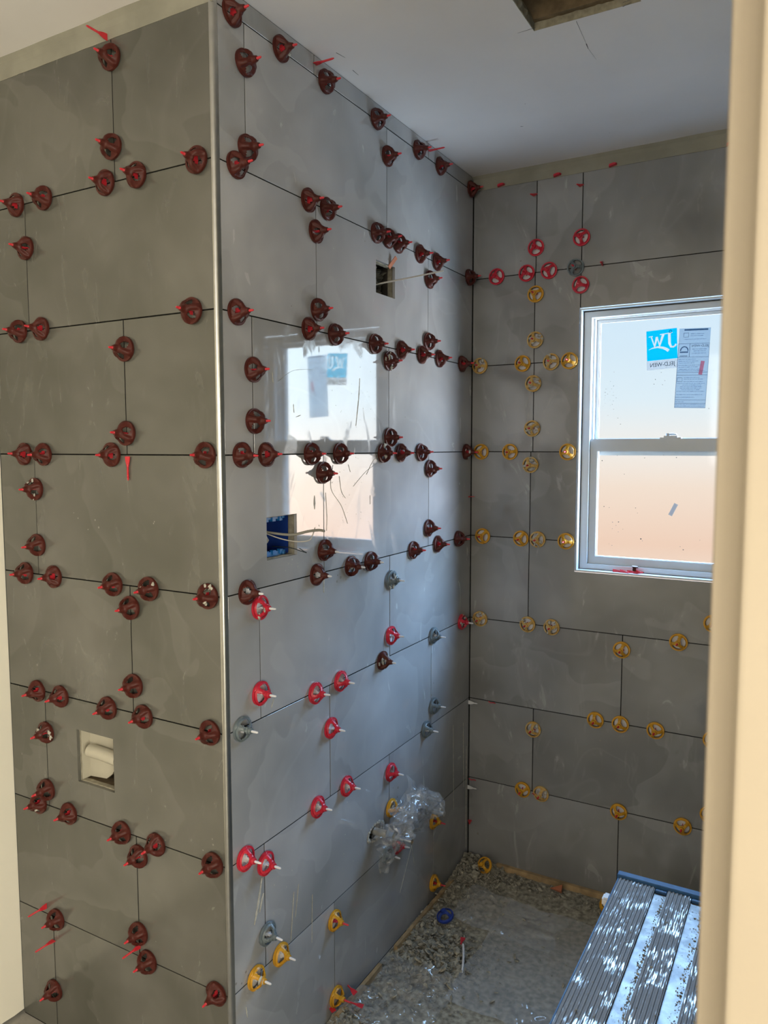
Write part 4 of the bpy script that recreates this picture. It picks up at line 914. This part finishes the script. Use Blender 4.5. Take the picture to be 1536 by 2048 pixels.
o = from_bm('tile_wedge', bm, 'orange'); o.matrix_world = T4(.362, 1.285, ZF+.022) @ E4(.6, 0, .1); tag(o, 'rust-red plastic wedge on the floor by the window wall strip', 'wedge')
strap(T4(.192, .865, ZF+.030) @ E4(PI/2, 0, .2), 'red strap lying on the debris heap by the blue cap', STRAPS)
bm = bmesh.new(); tube(bm, spline([(.205, .835, ZF+.030), (.222, .800, ZF+.028), (.236, .765, ZF+.022), (.246, .735, ZF+.014)], 5), [.003, .004]*7+[.003, .002], 6); o = from_bm('white_strap', bm, 'stemwhite'); tag(o, 'long white strap lying across the edge of the heap', 'spacer')
strap(T4(.035, .475, ZF+.040) @ E4(1.5, .4, -2.0), 'red strap leaning by the lowest yellow cap', STRAP)
strap(T4(.075, .45, ZF+.034) @ E4(1.5, .0, -1.4), 'red strap lying beyond the lowest yellow cap', STRAP)
strap(T4(.016, .395, ZF+.034) @ E4(1.45, .0, -1.9), 'red strap on the floor at the bottom edge of the view', STRAP)

# ------------------------------------------------------------------ aluminium work platform
px0, px1, py1, pz = .717, 1.022, .630, -1.050
pf = empty('work_platform', (px0, py1, ZF), 'aluminium work platform with ribbed dusty deck and blue end caps', 'platform')
PM = Matrix.Translation((-px0, -py1, -ZF)); PY0 = -.57
def ppart(name, bm, m, label=None, smooth=False):
    bm.transform(PM); o = from_bm(name, bm, m, pf, smooth=smooth)
    if label: o['label'] = label
    return o
def deck(x0, x1, ribs):
    bm = bmesh.new(); add_box(bm, (x0, PY0, pz-.022), (x1, py1-.006, pz-.0022)); wv = (x1-x0)/ribs
    for i in range(ribs):
        a = x0+wv*(i+.15); b = x0+wv*(i+.80)
        v = [(a, pz-.0022), (a+wv*.12, pz), (b-wv*.12, pz), (b, pz-.0022)]
        lo_ = [bm.verts.new((x, PY0, z)) for x, z in v]; hi_ = [bm.verts.new((x, py1-.006, z)) for x, z in v]
        for q in range(3): bm.faces.new((lo_[q], lo_[q+1], hi_[q+1], hi_[q]))
        bm.faces.new(lo_[::-1]); bm.faces.new(hi_)
    return ppart('deck_plank', bm, 'deck')
deck(px0, px0+.086, 10); deck(px0+.115, px0+.168, 6); deck(px0+.203, px0+.289, 10)
bm = bmesh.new(); add_box(bm, (px0+.0865, PY0, pz-.022), (px0+.1145, py1-.016, pz-.009)); ppart('trough', bm, 'alu')
bm = bmesh.new(); add_box(bm, (px0+.1685, PY0, pz-.022), (px0+.2025, py1-.016, pz-.009)); ppart('trough', bm, 'alu')
for s in (0, 1):
    x = px0-.003 if s == 0 else px0+.2895
    bm = bmesh.new(); add_box(bm, (x, PY0, pz-.060), (x+.0028, py1-.006, pz-.001)); add_box(bm, (x-.001, PY0, pz-.060), (x+.016, py1-.006, pz-.057)); ppart('side_rail', bm, 'blueal')
for y0_, y1_ in ((py1-.005, py1+.016), (PY0-.016, PY0-.001)):
    bm = bmesh.new(); add_box(bm, (px0-.006, y0_, pz-.060), (px0+.296, y1_, pz+.006))
    add_box(bm, (px0+.087, min(y0_, y1_)-(.013 if y0_ > 0 else -.015), pz-.009), (px0+.114, y0_ if y0_ > 0 else y1_, pz-.002)); add_box(bm, (px0+.169, min(y0_, y1_)-(.013 if y0_ > 0 else -.015), pz-.009), (px0+.202, y0_ if y0_ > 0 else y1_, pz-.002))
    bmesh.ops.bevel(bm, geom=bm.edges[:], offset=.0015, segments=1, affect='EDGES'); ppart('end_cap', bm, 'blueal', 'scuffed blue end cap')
# folding legs
for y0_, dy in ((py1-.07, .05), (PY0+.07, -.05)):
    for x in (px0+.004, px0+.265):
        bm = bmesh.new(); v = add_box(bm, (x, y0_-.015, ZF+.012), (x+.022, y0_+.015, pz-.058))
        for q in v:
            if q.co.z < -1.3: q.co.y += dy*.4
        add_box(bm, (x-.004, y0_-.02+dy*.4, ZF+.0005), (x+.026, y0_+.02+dy*.4, ZF+.022), 0); ppart('leg', bm, 'blueal')
    for z in (-1.32,):
        bm = bmesh.new(); add_box(bm, (px0+.0265, y0_-.012+dy*.2, z-.012), (px0+.2645, y0_+.012+dy*.2, z+.012)); ppart('rung', bm, 'alu')
bm = bmesh.new(); add_box(bm, (px0-.022, .535, pz-.034), (px0-.004, .565, pz-.012)); bmesh.ops.bevel(bm, geom=bm.edges[:], offset=.004, segments=2, affect='EDGES'); ppart('lock_lever', bm, 'stemwhite', 'pale lock lever')
# mortar crumbs on the deck
bm = bmesh.new(); cnt = 0
while cnt < 1500:
    y = rk.uniform(-.3, py1-.02); m_ = rk.random()
    if m_ < .42: x = px0+.112-abs(rk.gauss(0, .004)); z = pz-.0088
    elif m_ < .70: x = px0+.200-abs(rk.gauss(0, .006)); z = pz-.0088
    else: x = px0+rk.uniform(.006, .285); z = pz+.0002
    if z > pz and (.086 < x-px0 < .115 or .168 < x-px0 < .203): z = pz-.0088
    chip(x, y, min(.004, rk.lognormvariate(-6.5, .45)), z); cnt += 1
bm.transform(PM); o = from_bm('deck_crumbs', bm, 'chips', pf); o['kind'] = 'stuff'

# mortar smears on the tiles (thin relief, one part per wall)
bm = bmesh.new(); rm = random.Random(15)
def smear(pts, w0, th=.0012):
    P = spline(pts, 6); n_ = len(P)
    for i in range(n_-1):
        t0, t1 = i/(n_-1), (i+1)/(n_-1)
        def wd(t): return w0*(.25+.75*math.sin(PI*min(.98, max(.02, t))))*(1+.5*noise.noise((t*9, pts[0][0]*20, pts[0][1]*20)))
        d = (P[i+1]-P[i]).normalized(); s_ = Vector((-d.y, d.x, 0))
        q = [P[i]-s_*wd(t0), P[i]+Vector((0, 0, th)), P[i]+s_*wd(t0), P[i+1]-s_*wd(t1), P[i+1]+Vector((0, 0, th)), P[i+1]+s_*wd(t1)]
        q = [bm.verts.new(v+Vector((0, 0, .0002))) for v in q]
        bm.faces.new((q[0], q[3], q[4], q[1])); bm.faces.new((q[1], q[4], q[5], q[2]))
for pts, w0 in ((((.566, .205, 0), (.560, .15, 0), (.545, .075, 0)), .0030), (((.180, .19, 0), (.182, .165, 0)), .0016), (((.345, -.105, 0), (.345, -.14, 0)), .0040), (((.385, -.315, 0), (.384, -.36, 0)), .0035), (((.260, .12, 0), (.262, .10, 0)), .0012), (((.27, .09, 0), (.29, .095, 0)), .0010),
                (((.395, -.10, 0), (.400, -.16, 0), (.398, -.20, 0)), .0020), (((.43, -.03, 0), (.42, -.09, 0), (.47, -.14, 0), (.50, -.19, 0)), .0007), (((.46, -.06, 0), (.47, -.10, 0), (.49, -.12, 0)), .0009), (((.60, -.06, 0), (.64, -.02, 0), (.68, -.01, 0)), .0010), (((.53, -.09, 0), (.60, -.05, 0), (.66, -.03, 0)), .0006), (((.62, -.12, 0), (.62, -.145, 0)), .0012), (((.20, .17, 0), (.26, .2, 0), (.34, .21, 0)), .0005), (((.505, -.03, 0), (.515, -.05, 0)), .0012), (((.16, -.60, 0), (.17, -.58, 0)), .0030),
                (((.115, -1.00, 0), (.10, -1.06, 0), (.085, -1.10, 0)), .0050), (((.12, -1.04, 0), (.105, -1.08, 0)), .0035), (((.05, -1.28, 0), (.055, -1.31, 0)), .0025), (((.24, -1.10, 0), (.225, -1.22, 0)), .0016), (((.32, -1.15, 0), (.315, -1.28, 0)), .0013), (((.26, -1.09, 0), (.245, -1.17, 0)), .0010), (((1.20, -.98, 0), (1.21, -1.3, 0)), .0012), (((1.29, -1.0, 0), (1.30, -1.25, 0)), .0030), (((1.322, -1.1, 0), (1.325, -1.5, 0)), .0045), (((.9, -1.25, 0), (.8, -1.4, 0)), .0008), (((.86, -1.2, 0), (.9, -1.36, 0)), .0010)):
    smear(pts, w0)
for i in range(160):
    y, z = rm.choice(((.45, -.08), (.55, .1), (.62, .33), (.70, .30), (.52, -.15), (.3, -.3), (.18, -1.05), (.5, -1.1)))
    y += rm.gauss(0, .06); z += rm.gauss(0, .06); r_ = rm.uniform(.0005, .0018)
    if .15 < y < .27 and -.25 < z < -.14: continue
    if .65 < y < .77 and .45 < z < .55: continue
    k = 5; b_ = [bm.verts.new((y+r_*math.cos(2*PI*q/k), z+r_*1.4*math.sin(2*PI*q/k), .0002)) for q in range(k)]; tp = bm.verts.new((y, z, .0009))
    for q in range(k): bm.faces.new((b_[q], b_[(q+1) % k], tp))
o = from_bm('mortar_smears', bm, 'splat', walls['B']); o['kind'] = 'stuff'
print('objects', len(bpy.data.objects), 'tris', sum(len(o.data.polygons)*2 for o in bpy.data.objects if o.type == 'MESH'))
